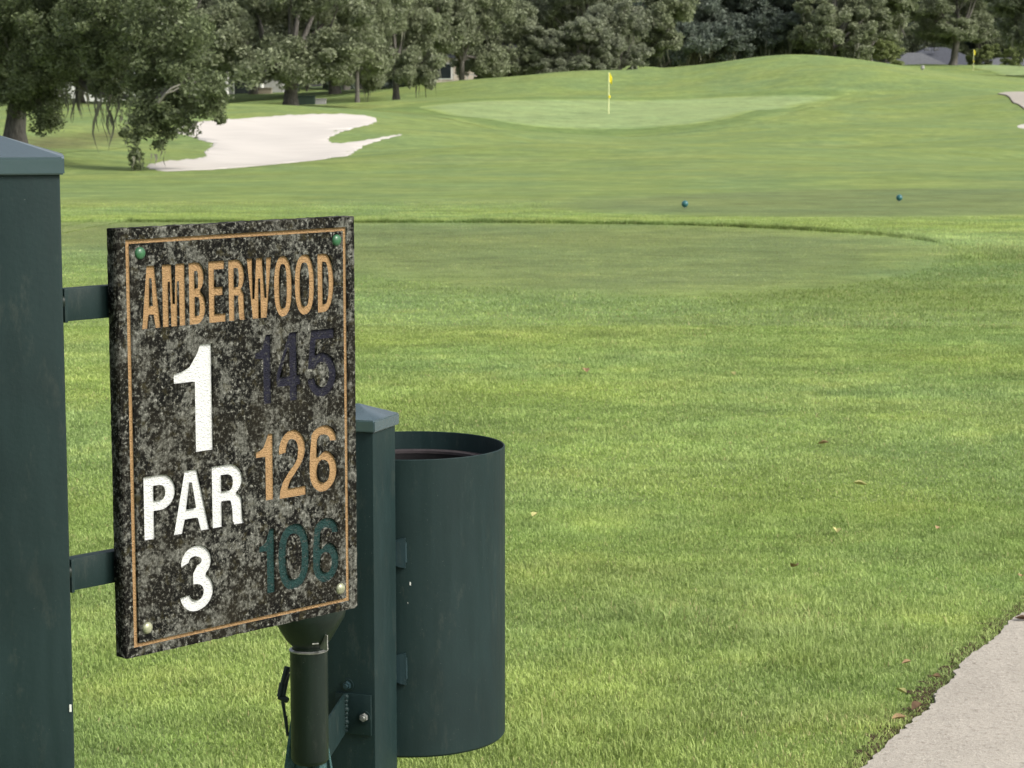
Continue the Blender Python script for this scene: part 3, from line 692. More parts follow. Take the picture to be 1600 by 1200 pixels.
for py0, py1 in ((843, 884), (1023, 1066)):
    a0 = at(616, py0, cb_xy.y - Rb)[2]; a1 = at(616, py1, cb_xy.y - Rb)[2]
    bm = bmesh.new()
    # plate wrapping from the post's back round the drum
    zc = (a0 + a1) / 2 - zbot; hh_ = (a0 - a1) / 2
    prev = None
    pts = []
    for k in range(9):
        aa_ = R(-118 + k * 3.3) 
        pts.append((cos(aa_), sin(aa_)))
    vi = []
    for k, (cx_, sy_) in enumerate(pts):
        tt = k / 8; hk = hh_ * (1 - .16 * math.sin(tt * pi * 1.6) * (tt > .45) - .1 * tt)
        jag = .0025 * ((k * 7) % 3 - 1)
        vi.append([bm.verts.new((cx_ * r2, sy_ * r2, zc + s_ * hk + jag * s_)) for r2 in (Rb + .001, Rb + .0065) for s_ in (-1, 1)])
    for a, b_ in zip(vi, vi[1:]):
        bm.faces.new((a[0], a[1], b_[1], b_[0])); bm.faces.new((a[2], b_[2], b_[3], a[3])); bm.faces.new((a[1], a[3], b_[3], b_[1])); bm.faces.new((a[0], b_[0], b_[2], a[2]))
    bm.faces.new((vi[-1][0], vi[-1][1], vi[-1][3], vi[-1][2])); bm.faces.new((vi[0][0], vi[0][2], vi[0][3], vi[0][1]))
    add_box(bm, (cen1.x - cb_xy.x + .03 - .01, cen1.y - cb_xy.y + .075, zc), (.05, .07, hh_ * 1.7), rz1)
    add_cyl(bm, (pts[8][0] * (Rb + .004), pts[8][1] * (Rb + .004), zc - hh_ * .7), (pts[8][0] * (Rb + .004), pts[8][1] * (Rb + .004), zc + hh_ * .8), .0028, .0022, 8)
    bm_obj('mounting_bracket', bm, M['paint_blue'], binr, False)
bm = bmesh.new()
for px_, py_, s_ in ((638, 912, .0032), (634, 942, .0012)):
    x_ = (px_ - 800) / F * (Db - Rb * .99) - cb_xy.x; y_ = -math.sqrt(Rb * Rb - x_ * x_)
    zc_ = at(px_, py_, Db + y_)[2] - zbot
    add_box(bm, (x_, y_ - .0001, zc_), (s_ * .7, .0006, s_ * 1.9), math.atan2(x_, -y_))
bm_obj('scratch', bm, M['chip'], binr)

# ------------------------------------------------------------------ ball washer
Dw = 3.72; wx_ = (475 - 800) / F * Dw
rt = 30.2 / F * Dw
zt0 = at(475, 1016, Dw)[2]; zb0 = at(475, 1187, Dw)[2]
wash = empty('ball_washer', (wx_, Dw, zb0), 'dark green golf ball washer tube with flared cone under the sign', 'ball washer')
bm = bmesh.new()
hgt = zt0 - zb0
add_lathe(bm, [(0, -.004), (rt * .86, -.004), (rt * .97, .001), (rt, .004), (rt, hgt - .003), (rt * 1.02, hgt), (rt * .8, hgt)], 48)
bm_obj('tube', bm, M['tube'], wash, True)
bm = bmesh.new(); add_lathe(bm, [(rt * .8, hgt + .0002), (rt * 1.03, hgt + .0002), (rt * 1.05, hgt + .002), (rt * .9, hgt + .004)], 48); bm_obj('collar_ring', bm, M['steel'], wash, True)
bm = bmesh.new()
zc1 = at(475, 960, Dw)[2] - zb0
add_lathe(bm, [(rt * .84, hgt + .003), (rt * .86, hgt + .008), (rt * 1.22, hgt + .020), (rt * 1.9, zc1 - .004), (rt * 1.98, zc1 + .006), (rt * 2.0, zc1 + .03), (rt * 1.95, zc1 + .24), (rt * 1.7, zc1 + .31), (rt * .9, zc1 + .35), (0, zc1 + .36)], 48)
bm_obj('washer_body', bm, M['tube'], wash, True)
bm = bmesh.new()
add_box(bm, (rt * .9, -rt * 1.02, hgt + .022), (.0022, .02, .026), R(40), .0006); add_box(bm, (rt * .45, -rt * 1.15, hgt + .02), (.011, .0015, .0022), R(20), .0004)
bm_obj('casting_rib', bm, M['steel'], wash)
# bracket between washer and post front face
brk = empty('washer_bracket', (cen1.x, cen1.y, 0), 'dark green bolted steel angle bracket on the slim post front', 'bracket', None, rz1)
zt_ = at(545, 1083, cen1.y - s1 / 2)[2]; zb_ = at(545, 1146, cen1.y - s1 / 2)[2]
bm = bmesh.new(); pf = -s1 / 2
add_box(bm, (-.002 + .012, pf - .003, (zt_ + zb_) / 2), (.070, .005, zt_ - zb_), 0, .001); bm_obj('back_plate', bm, M['paint'], brk, True)
bm = bmesh.new()
a_ = Vector((-.018 + .012, pf - .0055, 0)); wl = Vector((wx_ - cen1.x, Dw - cen1.y, 0)); wl.rotate(Matrix.Rotation(-rz1, 3, 'Z'))
d_ = (wl - a_); dn = d_.normalized(); b_ = wl - dn * rt * .9
t_ = Vector((-dn.y, dn.x, 0)) * .002
vs = [bm.verts.new((p.x, p.y, z_)) for p, z_ in ((a_ - t_, zt_ - .001), (a_ + t_, zt_ - .001), (b_ + t_, zt_ - .02), (b_ - t_, zt_ - .02), (a_ - t_, zb_ + .002), (a_ + t_, zb_ + .002), (b_ + t_, zb_ - .018), (b_ - t_, zb_ - .018))]
for f in ((0, 1, 2, 3), (4, 7, 6, 5), (0, 3, 7, 4), (1, 5, 6, 2), (0, 4, 5, 1), (3, 2, 6, 7)): bm.faces.new([vs[i] for i in f])
bm_obj('gusset_plate', bm, M['paint'], brk)
bm = bmesh.new()
for k in range(9): 
    v = bmesh.ops.create_uvsphere(bm, u_segments=8, v_segments=6, radius=.0042 + .001 * (k % 3))['verts']
    bmesh.ops.translate(bm, verts=v, vec=(a_.x + .003, a_.y - .002, zb_ + .006 + (zt_ - zb_ - .012) * k / 8))
bm_obj('weld_bead', bm, M['paint'], brk, True)
for px_, py_, rr_, mm in ((536, 1071, .0085, 'paint_blue'), (569, 1117, .0085, 'steel')):
    zz_ = at(px_, py_, cen1.y - s1 / 2)[2]
    P3 = Vector(((px_ - 800) / F * (cen1.y - .05), cen1.y - .05, 0)) - Vector((cen1.x, cen1.y, 0)); P3.rotate(Matrix.Rotation(-rz1, 3, 'Z'))
    bm = bmesh.new(); y0_ = pf - (.0058 if mm == 'steel' else .0005)
    add_cyl(bm, (P3.x, y0_, zz_), (P3.x, y0_ - .002, zz_), .0115, None, 24); bo = bm_obj('washer_ring', bm, M['paint'], None, True)
    bm = bmesh.new(); add_cyl(bm, (P3.x, y0_ - .002, zz_), (P3.x, y0_ - .0085, zz_), .0078, .0070, 6)
    add_cyl(bm, (P3.x, y0_ - .0085, zz_), (P3.x, y0_ - .0125, zz_), .0042, .0038, 12)
    bt = bm_obj('bolt', bm, M[mm], brk, True); bo.parent = bt
# towel hanging behind the washer with its strap
tw = empty('hanging_towel', (wx_, Dw + rt + .012, zb0), 'teal ribbed towel hanging from a black strap behind the washer tube', 'towel')
bm = bmesh.new(); nx, nz = 26, 24
zT = at(442, 1096, Dw)[2] - zb0
gridv = []
for j in range(nz + 1):
    row = []
    t = j / nz; z_ = zT - t * (zT + .28); spread = .022 + .030 * min(1, t * 2.2)
    for i in range(nx + 1):
        u_ = i / nx * 2 - 1
        row.append(bm.verts.new((-.006 + u_ * spread * .95, .008 * math.sin(u_ * 9 + t * 2) * (1 - .3 * t), z_ - .01 * abs(u_))))
    gridv.append(row)
for j in range(nz):
    for i in range(nx): bm.faces.new((gridv[j][i], gridv[j][i + 1], gridv[j + 1][i + 1], gridv[j + 1][i]))
tcl = bm_obj('towel_cloth', bm, M['towel'], tw, True); sm = tcl.modifiers.new('s', 'SOLIDIFY'); sm.thickness = .004
bm = bmesh.new()
for (xa, za), (xb, zb2), th_ in (((446, 1052), (438, 1078), .009), ((438, 1078), (433, 1098), .009), ((433, 1098), (446, 1104), .010), ((446, 1062), (440, 1096), .006), ((437, 1100), (442, 1130), .005), ((442, 1130), (446, 1160), .005)):
    p0 = at(xa, za, Dw); p1 = at(xb, zb2, Dw)
    add_cyl(bm, (p0[0] - wx_, 0, p0[2] - zb0), (p1[0] - wx_, -.006, p1[2] - zb0), th_ * .7, th_ * .5, 8)
bm_obj('strap_loop', bm, M['strap'], tw, True)

# ------------------------------------------------------------------ trees
def tube_np(paths, n_=8):
    """paths: list of (points, radii) -> verts, quads"""
    Vv = []; Q_ = []; o_ = 0
    for pts, rad_ in paths:
        pts = [Vector(p) for p in pts]
        for i, (p, r_) in enumerate(zip(pts, rad_)):
            d = (pts[min(i + 1, len(pts) - 1)] - pts[max(i - 1, 0)]).normalized()
            x = d.cross(Vector((.13, .97, .2))).normalized(); y = d.cross(x)
            for k in range(n_):
                a = 2 * pi * k / n_; Vv.append(p + (x * cos(a) + y * sin(a)) * r_ * (1 + .1 * sin(3 * a + i)))
        for i in range(len(pts) - 1):
            for k in range(n_):
                k2 = (k + 1) % n_; Q_.append((o_ + i * n_ + k, o_ + i * n_ + k2, o_ + (i + 1) * n_ + k2, o_ + (i + 1) * n_ + k))
        o_ += len(pts) * n_
    return np.array([v[:] for v in Vv]), np.array(Q_)
def leaves_np(centres, radii, counts, size, r_, flat=.8, tbase=None):
    Cn = np.repeat(np.arange(len(centres)), counts); n_ = len(Cn)
    d = r_.normal(size=(n_, 3)); d /= np.linalg.norm(d, axis=1)[:, None]
    rad_ = r_.random(n_) ** .45
    pos = np.array(centres)[Cn] + d * rad_[:, None] * np.array(radii)[Cn] * [1, 1, flat]
    a = r_.normal(size=(n_, 3)); a[:, 2] *= .7; a /= np.linalg.norm(a, axis=1)[:, None]
    b_ = np.cross(a, r_.normal(size=(n_, 3))); b_ /= np.linalg.norm(b_, axis=1)[:, None]
    s_ = size * r_.uniform(.55, 1.3, n_)[:, None]
    V = np.stack([pos - a * s_, pos - b_ * s_ * .42, pos + a * s_, pos + b_ * s_ * .42], 1).reshape(-1, 3)
    ct = (r_.random(len(centres)) if tbase is None else tbase)[Cn]
    tint_ = np.clip(.55 * ct + .6 * r_.random(n_) ** 1.6, 0, 1)
    return V, np.arange(n_ * 4).reshape(-1, 4), np.repeat(tint_, 4)
def moss_np(tops, lens, r_, wd=.12):
    Vv = []; Q_ = []; o_ = 0
    for tp, ln in zip(tops, lens):
        for s_ in range(5):
            x0 = tp + r_.normal(0, wd * 1.3, 3) * [1, 1, .4]; L_ = ln * r_.uniform(.4, 1.05); az = r_.random() * pi; w0 = wd * r_.uniform(.25, .8); ph = r_.random() * 6
            for k in range(6):
                t = k / 5; ww = w0 * (1 - t ** 1.5) + .004; o2 = np.array([math.sin(ph + t * 5) * .07 * L_, math.cos(ph + t * 4) * .05 * L_, -t * L_])
                e = np.array([math.cos(az + t), math.sin(az + t), 0]) * ww / 2
                Vv += [x0 + o2 - e, x0 + o2 + e]
            for k in range(5): Q_.append((o_ + 2 * k, o_ + 2 * k + 1, o_ + 2 * k + 3, o_ + 2 * k + 2))
            o_ += 12
    return np.array(Vv), np.array(Q_)
def make_tree(name, seed, rx, zlo, zhi, nlobes, nclump, per, size, leafm, trunk_r, label, moss=0, fork=2.2, low_bias=0.):
    r_ = np.random.default_rng(seed); root = empty(name, (0, 0, 0), label, 'tree')
    # lobes over a domed crown
    lob = []
    for k in range(nlobes):
        a = 2 * pi * (k + r_.random() * .6) / nlobes * 2.4; t = r_.random() ** 1.35
        zz_ = zlo + (zhi - zlo) * (.12 + .8 * t); env = math.sqrt(max(.12, 1 - ((zz_ - (zlo + (zhi - zlo) * .38)) / ((zhi - zlo) * .66)) ** 2))
        q = rx * env * r_.uniform(.45, .82); lob.append((cos(a) * q, sin(a) * q, zz_, rx * r_.uniform(.26, .42)))
    lob.append((0, 0, zhi - rx * .35, rx * .45))
    cs = []; rs = []; tb = []
    for lx, ly, lz, lr in lob:
        lt = r_.random()
        for _ in range(nclump):
            d = r_.normal(size=3); d /= np.linalg.norm(d); d *= lr * r_.uniform(.55, 1.08)
            cs.append((lx + d[0], ly + d[1], max(zlo - .3 * r_.random(), lz + d[2] * .75))); rs.append(lr * r_.uniform(.22, .50)); tb.append(.35 * lt + .65 * r_.random())
    cnt = np.full(len(cs), int(per * 2.7)); size *= .74
    V, Q_, t_ = leaves_np(cs, np.array(rs)[:, None] * np.ones(3), cnt, size, r_, .7, np.array(tb))
    paths = []; tp = Vector((r_.normal(0, .2), r_.normal(0, .2), fork))
    paths.append(([(0, 0, -.4), (0, 0, .05), (tp.x * .3, tp.y * .3, .5), (tp.x * .6, tp.y * .6, fork * .7), tp], [trunk_r * 1.7, trunk_r * 1.35, trunk_r * 1.05, trunk_r * .95, trunk_r * .9]))
    for lx, ly, lz, lr in lob:
        e = Vector((lx, ly, lz)); mdl = tp.lerp(e, .5) + Vector((r_.normal(0, .3), r_.normal(0, .3), -.05 * (lz - fork) + .2))
        paths.append(([tp - Vector((0, 0, .2)), tp.lerp(mdl, .5) + Vector((0, 0, .12)), mdl, mdl.lerp(e, .6), e + Vector((0, 0, lr * .5))], [trunk_r * .6, trunk_r * .42, trunk_r * .3, trunk_r * .18, .02]))
    Vt, Qt = tube_np(paths, 8)
    np_mesh('trunk', Vt, Qt, M['bark'], root, smooth=True)
    np_mesh('crown', V, Q_, leafm, root, dict(tint=t_))
    if moss:
        k = r_.integers(0, len(cs), moss * 3); k = [i for i in k if cs[i][2] < zlo + (zhi - zlo) * .55][:moss]
        Vm, Qm = moss_np([np.array(cs[i]) - [0, 0, rs[i] * .5] for i in k], r_.uniform(.8, 2.6, len(k)), r_, .22)
        np_mesh('moss', Vm, Qm, M['moss'], root)
    return root
def place(root, px, Y, sc, rz=0, label=None, group=None, first=False, dz=0):
    x = (px - 800) / F * Y; z_ = h1(x, Y) + dz; s_ = sc if isinstance(sc, tuple) else (sc, sc, sc)
    if first:
        root.location = (x, Y, z_); root.rotation_euler = (0, 0, rz); root.scale = s_
        if label: root['label'] = label
        if group: root['group'] = group
        return root
    return dup(root, (x, Y, z_), rz, s_, label, 'tree', group)

oakA = make_tree('oak_tree', 21, 4.9, 1.25, 8.8, 18, 17, 100, .17, M['leaf_far'], .34, '', 0, 1.7)
place(oakA, 458, 116, 1.0, .4, 'broad oak with thick grey trunk beyond the bunker', first=True)
oakB = make_tree('oak_tree', 33, 4.6, .9, 9.5, 17, 16, 90, .19, M['leaf_far'], .26, '', 14)
place(oakB, 620, 137, (.72, .72, 1), 1., 'oak with slender trunk standing where the mound begins', first=True)
oakG = make_tree('oak_tree', 55, 5.2, 1.0, 10.5, 17, 16, 85, .2, M['leaf_grey'], .3, '', 26)
place(oakG, 335, 148, 1.0, 2., 'pale grey green oak between the near oak and the broad oak', first=True)
mosD = make_tree('moss_oak', 77, 6.2, 1.3, 12.5, 19, 17, 85, .27, M['leaf_dark'], .28, '', 60, 2.2)
place(mosD, 1150, 240, 1.0, 2., 'dark oak hung with long grey moss behind the mound', 'dark mossy oaks of the woods', first=True)
bush = make_tree('shrub_tree', 91, 3.3, .1, 6.2, 13, 16, 95, .16, M['leaf_grey'], .12, '', 0, .8)
place(bush, 962, 170, (.82, .82, 1.0), 2., 'rounded pale bushy tree left of the dark woods, tallest of its clump', first=True)
shr = make_tree('shrub', 14, 2.2, 0., 3.4, 8, 12, 80, .14, M['leaf_light'], .06, '', 0, .4)
place(shr, 1380, 236, (.95, .95, .95), 0, 'light green shrub left of the grey hip roof', first=True)
oakL = make_tree('oak_tree', 62, 5.2, .9, 11.5, 15, 16, 85, .23, M['leaf_far'], .30, '', 30, 2.4)
place(oakL, 1300, 232, 1.0, 0, 'olive green oak above the top of the mound', first=True)

place(oakB, 560, 126, (.45, .45, .8), 3., 'small low-branched oak just right of the broad oak')
place(oakA, 525, 150, (1, 1, 1.1), 1.2, 'oak filling the gap behind the broad and the small oak')
place(oakB, 668, 150, (.75, .75, 1), 4., 'oak rising behind the left slope of the mound')
place(oakB, 722, 160, (.75, .75, 1), 2.2, 'oak with bare lower trunk in front of the cream house')
place(oakA, 790, 168, (.75, .75, .9), 3.2, 'dark oak right of the cream house')
place(bush, 850, 166, (.75, .75, .72), .5, 'low pale bush at the left end of its clump')
place(bush, 905, 166, (.8, .8, .8), 4.1, 'middle pale bush between two others on the crest')
place(oakG, 400, 158, (.9, .9, 1), 4., 'grey oak behind the broad oak trunk on the left')
place(oakG, 235, 138, (.9, .9, 1), 1., 'grey oak glimpsed through the near oak branches')
place(oakB, 130, 150, (1, 1, 1), 5., 'oak behind the near oak, right of its trunk')
place(oakA, 40, 140, (1, 1, 1), 5., 'oak behind the near oak trunk')
for i, (px, Y, s_) in enumerate([(20, 200, 1.1), (170, 195, 1.1), (300, 205, 1.1), (420, 200, 1.1), (540, 195, 1.1), (650, 205, 1.15), (750, 200, 1.1), (835, 205, 1.1), (915, 200, 1.1), (985, 215, 1.05), (1650, 200, 1.1)]):
    place(oakL if i % 2 else oakG, px, Y, s_, i * 1.3, 'oak in the tall row behind the first trees, one of many alike', 'tall oaks of the back row')
for i, (px, Y, s_) in enumerate([(1030, 252, 1.), (1085, 236, .95), (1215, 240, 1.), (1120, 270, 1.1), (1190, 275, 1.1), (1060, 285, 1.1), (1000, 260, 1.1)]):
    place(mosD, px, Y, s_, i * 1.7 + .5, 'dark oak hung with long grey moss behind the mound', 'dark mossy oaks of the woods')
place(oakL, 1260, 245, (1, 1, 1), 2.6, 'olive oak at the right end of the dark woods')
place(oakL, 1355, 240, (1, 1, 1), 4.6, 'olive oak left of the grey hip roof')
place(oakL, 1420, 290, (1.1, 1.1, 1.1), 1.6, 'oak rising behind the left of the grey roof')
place(oakL, 1530, 285, (1.1, 1.1, 1.1), 3.3, 'oak rising behind the right of the grey roof')
place(oakG, 1600, 285, (1.2, 1.2, 1.2), 5.3, 'pale oak behind the pale roof')
rt_ = make_tree('oak_tree', 68, 5.0, 2.3, 10.5, 16, 16, 85, .22, M['leaf_far'], .36, '', 10, 2.6)
place(rt_, 1483, 248, (1.05, 1.05, 1.), 0, 'forked dark-trunked oak standing in front of the grey hip roof', first=True)
place(rt_, 1650, 190, (1.1, 1.1, 1.), 2, 'oak leaning in from the right edge')
place(shr, 1532, 252, (.9, .9, .7), 2, 'light green shrub right of the grey hip roof')
place(shr, 1576, 250, (.8, .8, .8), 4, 'light green shrub in front of the pale roof')
place(shr, 1338, 242, (.7, .7, .8), 1, 'light green shrub nearest the mound top')
und = make_tree('understory_shrub', 44, 3.6, -.2, 4.2, 10, 14, 80, .22, M['leaf_dark'], .08, '', 0, .4)
for i in range(30):
    px = -40 + i * 58; place(und, px, 288 + 9 * (i % 3), (1.15, 1.15, 1. + .12 * (i % 4)), i * 1.1, 'dark shrub closing the gaps under the distant trees', 'dark understory of the woods', first=(i == 0))
for i in range(34):
    px = -60 + i * 52; Y = 300 + 14 * ((i * 7) % 3)
    place(mosD if i % 2 else oakL, px, Y, 1.25 + .1 * (i % 3), i * .9, 'tree of the distant woods showing only through gaps', 'trees of the distant woods')

# the near oak on the left
r_ = np.random.default_rng(5)
NY = 62.
bx, _, bz = at(24, 228, NY); bz = h1(bx, NY)
near = empty('live_oak', (bx, NY, bz), 'big live oak at upper left with drooping mossy branches over the bunker', 'tree')
lobs = [(20, 40, 62, 80), (90, 20, 60, 80), (60, 110, 60, 52), (110, 90, 59, 48), (30, 150, 61, 34), (80, 165, 60, 26), (70, 185, 60, 17),
        (170, 20, 57, 75), (180, 90, 57, 48), (250, 30, 55, 60), (245, 90, 55, 50), (300, 60, 54, 34), (215, 130, 55, 34), (280, 125, 54, 40), (325, 145, 53, 22),
        (240, 165, 54, 34), (285, 170, 54, 30), (222, 190, 54, 20), (262, 205, 54, 15), (208, 218, 53.6, 9), (250, 228, 53.6, 7), (212, 240, 53.5, 5), (214, 258, 53.5, 3), (197, 208, 53.5, 6), (232, 205, 53.6, 9), (275, 185, 53.5, 12), (330, 128, 53.4, 14), (345, 150, 53.3, 10), (340, 172, 53.2, 8), (290, 192, 53.5, 11), (322, 176, 53.5, 11), (346, 186, 53.2, 7), (338, 160, 53.2, 10),
        (140, 60, 60, 50), (160, 135, 58, 17), (186, 150, 57, 12), (-60, 60, 62, 70), (-60, 150, 62, 50), (40, -60, 62, 90), (160, -60, 60, 80), (250, -50, 57, 60)]
cs = []; rs = []; tb = []; cn = []
for px, py, Y, rp in lobs:
    c_ = np.array(at(px, py, Y)); lr = rp / F * Y; lt = r_.random(); k_ = max(3, int(30 * (rp / 40) ** 1.7)) if rp > 8 else 3
    for _ in range(min(k_, 110)):
        d = r_.normal(size=3); d /= np.linalg.norm(d); d *= lr * r_.random() ** .4
        cs.append(c_ + d * [1, 1.6, 1] - [bx, NY, bz]); q = r_.uniform(.14, .42) * (1 if rp > 9 else .55); rs.append(q); tb.append(.3 * lt + .7 * r_.random()); cn.append(int((60 + 330 * q) * (.62 if px > 190 else 1)))
V, Q_, t_ = leaves_np(cs, np.array(rs)[:, None] * np.ones(3), np.array(cn), .060, r_, .85, np.array(tb))
np_mesh('crown', V, Q_, M['leaf_near'], near, dict(tint=t_))
def L3(px, py, Y): return Vector(at(px, py, Y)) - Vector((bx, NY, bz))
tr_ = .26
fk = L3(26, 150, NY)
paths = [([(0, 0, -.4), (0, 0, 0), (0, 0, .4), fk * .6, fk, L3(35, 80, NY), L3(50, 0, NY)], [tr_ * 1.9, tr_ * 1.5, tr_ * 1.1, tr_, tr_ * .95, tr_ * .7, tr_ * .5])]
for pl in ([(28, 140, 62), (70, 120, 61), (120, 125, 60), (180, 110, 58), (250, 100, 56)], [(28, 120, 62), (90, 60, 60), (170, 40, 58), (260, 30, 56), (310, 60, 54)],
           [(120, 125, 60), (150, 145, 58), (190, 150, 57), (240, 165, 55)], [(180, 110, 58), (215, 135, 55.5), (240, 160, 54.6), (250, 185, 54.2)],
           [(250, 100, 56), (290, 120, 54.6), (320, 150, 53.8), (340, 185, 53.3)], [(290, 120, 54.6), (270, 140, 54.2), (250, 158, 54)], [(250, 158, 54), (262, 142, 53.8), (280, 132, 53.8)],
           [(28, 140, 62), (55, 155, 61), (75, 180, 60.4), (78, 200, 60)], [(26, 110, 62), (-30, 70, 62), (-60, 40, 62)]):
    m_ = len(pl); paths.append(([L3(*p) for p in pl], [max(.02, .13 * (1 - i / m_)) for i in range(m_)]))
Vt, Qt = tube_np(paths, 10); np_mesh('trunk', Vt, Qt, M['bark'], near, smooth=True)
Vt, Qt = tube_np([([L3(248, 160, 53.2), L3(258, 148, 53.1), L3(268, 138, 53.0), L3(282, 132, 53.0)], [.035, .03, .026, .015]), ([L3(260, 146, 53.05), L3(272, 142, 53.), L3(280, 137, 53.)], [.022, .018, .01])], 6)
bb = np_mesh('bare_branch', Vt, Qt, simple('bleached_branch', (.30, .28, .25), .9, .1, .2, 9), near, smooth=True)
tops = []; lens = []
for px, py, py2, Y in ((150, 150, 215, 56.5), (157, 160, 238, 56.4), (165, 170, 232, 56.4), (172, 170, 215, 56.4), (160, 150, 205, 56.6), (112, 145, 185, 58.5), (118, 150, 190, 58.5), (125, 145, 178, 58.5), (108, 150, 175, 58.5),
                       (212, 245, 280, 53.4), (208, 240, 268, 53.4), (255, 235, 265, 53.4), (68, 170, 195, 60), (20, 60, 100, 61), (60, 150, 175, 60), (175, 150, 190, 56.5), (140, 140, 165, 58), (300, 190, 205, 53.4), (185, 180, 205, 56.3)):
    tops.append(np.array(L3(px, py, Y))); lens.append((py2 - py) / F * Y)
Vm, Qm = moss_np(tops, lens, r_, .12); mo = np_mesh('moss', Vm, Qm, M['moss'], near)

# ------------------------------------------------------------------ houses
def hip(bm, x0, x1, y0, y1, z0, zr, ridge, ov=.5):
    x0 -= ov; x1 += ov; y0 -= ov; y1 += ov; ym = (y0 + y1) / 2; xm = (x0 + x1) / 2
    a = [bm.verts.new(p) for p in ((x0, y0, z0), (x1, y0, z0), (x1, y1, z0), (x0, y1, z0))]
    l = [bm.verts.new((v.co.x, v.co.y, z0 - .18)) for v in a]
    r0 = bm.verts.new((xm - ridge / 2, ym, zr)); r1 = bm.verts.new((xm + ridge / 2, ym, zr))
    bm.faces.new((a[0], a[1], r1, r0)); bm.faces.new((a[1], a[2], r1)); bm.faces.new((a[2], a[3], r0, r1)); bm.faces.new((a[3], a[0], r0))
    for i in range(4): j = (i + 1) % 4; bm.faces.new((a[i], l[i], l[j], a[j]))
    bm.faces.new(l)
def house(px, Y, wdt, dep, label, wm, rm, zg, eave, ridge_z, ridge, wins, cols=()):
    x = (px - 800) / F * Y; root = empty('house', (x, Y, zg), label, 'house')
    bm = bmesh.new(); add_box(bm, (0, dep / 2, eave / 2 - .3), (wdt, dep, eave + .2)); bm_obj('wall', bm, wm, root)
    bm = bmesh.new(); hip(bm, -wdt / 2, wdt / 2, 0, dep, eave, ridge_z, ridge); rf = bm_obj('roof', bm, rm, root)
    for (cx_, z0, w_, h_) in wins:
        bm = bmesh.new(); add_box(bm, (cx_, -.02, z0 + h_ / 2), (w_, .08, h_)); wn = bm_obj('window', bm, M['white'], root)
        bm = bmesh.new(); add_box(bm, (cx_, -.065, z0 + h_ / 2), (w_ - .2, .03, h_ - .2)); bm_obj('pane', bm, M['glass'], root).parent = wn
    for cx_ in cols:
        bm = bmesh.new(); add_cyl(bm, (cx_, -1.6, -.2), (cx_, -1.6, eave), .16, .14, 16); add_box(bm, (cx_, -1.6, .1), (.5, .5, .3)); add_box(bm, (cx_, -1.6, eave - .1), (.42, .42, .18)); bm_obj('porch_column', bm, M['white'], root)
    if cols:
        bm = bmesh.new(); add_box(bm, (sum(cols) / len(cols), -.9, eave + .05), (max(cols) - min(cols) + 1, 2.4, .22)); bm_obj('porch_roof', bm, M['white'], root)
    return root
hl = house(362, 172, 8, 9, 'grey and white house with porch columns behind the left oaks', M['greywall'], M['roof'], h1(-21, 172), 3., 5.6, 6, [(-2, .2, 1.8, 2.1), (1.2, .2, 1.8, 2.1)], (-2.6, 0., 2.6))
hm = house(742, 196, 9, 8, 'cream house with grey screened porch glimpsed left of the mound', M['wall'], M['roof'], h1(-3, 196) - .2, 2.9, 5.2, 3, [(-2.6, .9, 1.4, 1.4), (2.6, .9, 1.4, 1.4)])
bm = bmesh.new()
for k in range(7): add_box(bm, (-1.8 + k * .6, -1.2, 1.3), (.07, .07, 2.6))
for z_ in (.5, 1.3, 2.55): add_box(bm, (0, -1.205, z_), (3.7, .06, .07))
bm_obj('screen_frame', bm, M['greywall'], hm)
X_ = (1467 - 800) / F * 262; zg = at(1467, 103, 262)[2] - 2.85
hr = house(1469, 262, 11, 10, 'house with dark grey hip roof showing above the grass crest', M['wall'], M['roof'], zg, 2.7, at(1467, 74, 267)[2] - zg, 2.2, [(-3, 1, 1.4, 1.3), (3, 1, 1.4, 1.3)])
bm = bmesh.new(); hip(bm, -6.3, -.2, -2.2, 4.6, 2.75, at(1440, 82, 262)[2] - zg, 1.6); bm_obj('roof', bm, M['roof_light'], hr)
for k in (-1.6, -.5):
    bm = bmesh.new(); add_box(bm, (k, 2.6, at(1450, 77, 264)[2] - zg), (.6, .5, .3), 0, .04); bm_obj('roof_vent', bm, M['roof_light'], hr)
house(1595, 268, 9, 9, 'house with pale grey roof at the right edge beyond the far green', M['wall'], M['roof_light'], zg - .1, 3.1, at(1595, 89, 272)[2] - zg, 5, [(-2, 1, 1.4, 1.3), (2, 1, 1.4, 1.3)])
hf = house(205, 185, 14, 9, 'pale house glimpsed through the near oak leaves', M['white'], M['roof'], h1(-31, 185), 3.2, 5.5, 6, [(-3, .9, 1.6, 1.4), (0, .9, 1.6, 1.4), (3, .9, 1.6, 1.4)])
# low garden walls in pale stone
for px0, px1, Y, hh_, lab in ((570, 600, 168, .55, 'short pale garden wall between oak trunks'), (632, 662, 176, .5, 'pale low garden wall just left of the mound'), (395, 428, 158, .35, 'low tan stone edging below the grey house')):
    x0 = (px0 - 800) / F * Y; x1 = (px1 - 800) / F * Y
    bm = bmesh.new(); z_ = h1((x0 + x1) / 2, Y); add_box(bm, ((x0 + x1) / 2, Y, z_ + hh_ / 2 - .1), (x1 - x0, .3, hh_ + .2), 0, .03); add_box(bm, ((x0 + x1) / 2, Y, z_ + hh_ + .03), (x1 - x0 + .1, .4, .06), 0, .01)
    props(bm_obj('garden_wall', bm, M['wall']), lab, 'wall', 'low garden walls by the houses')
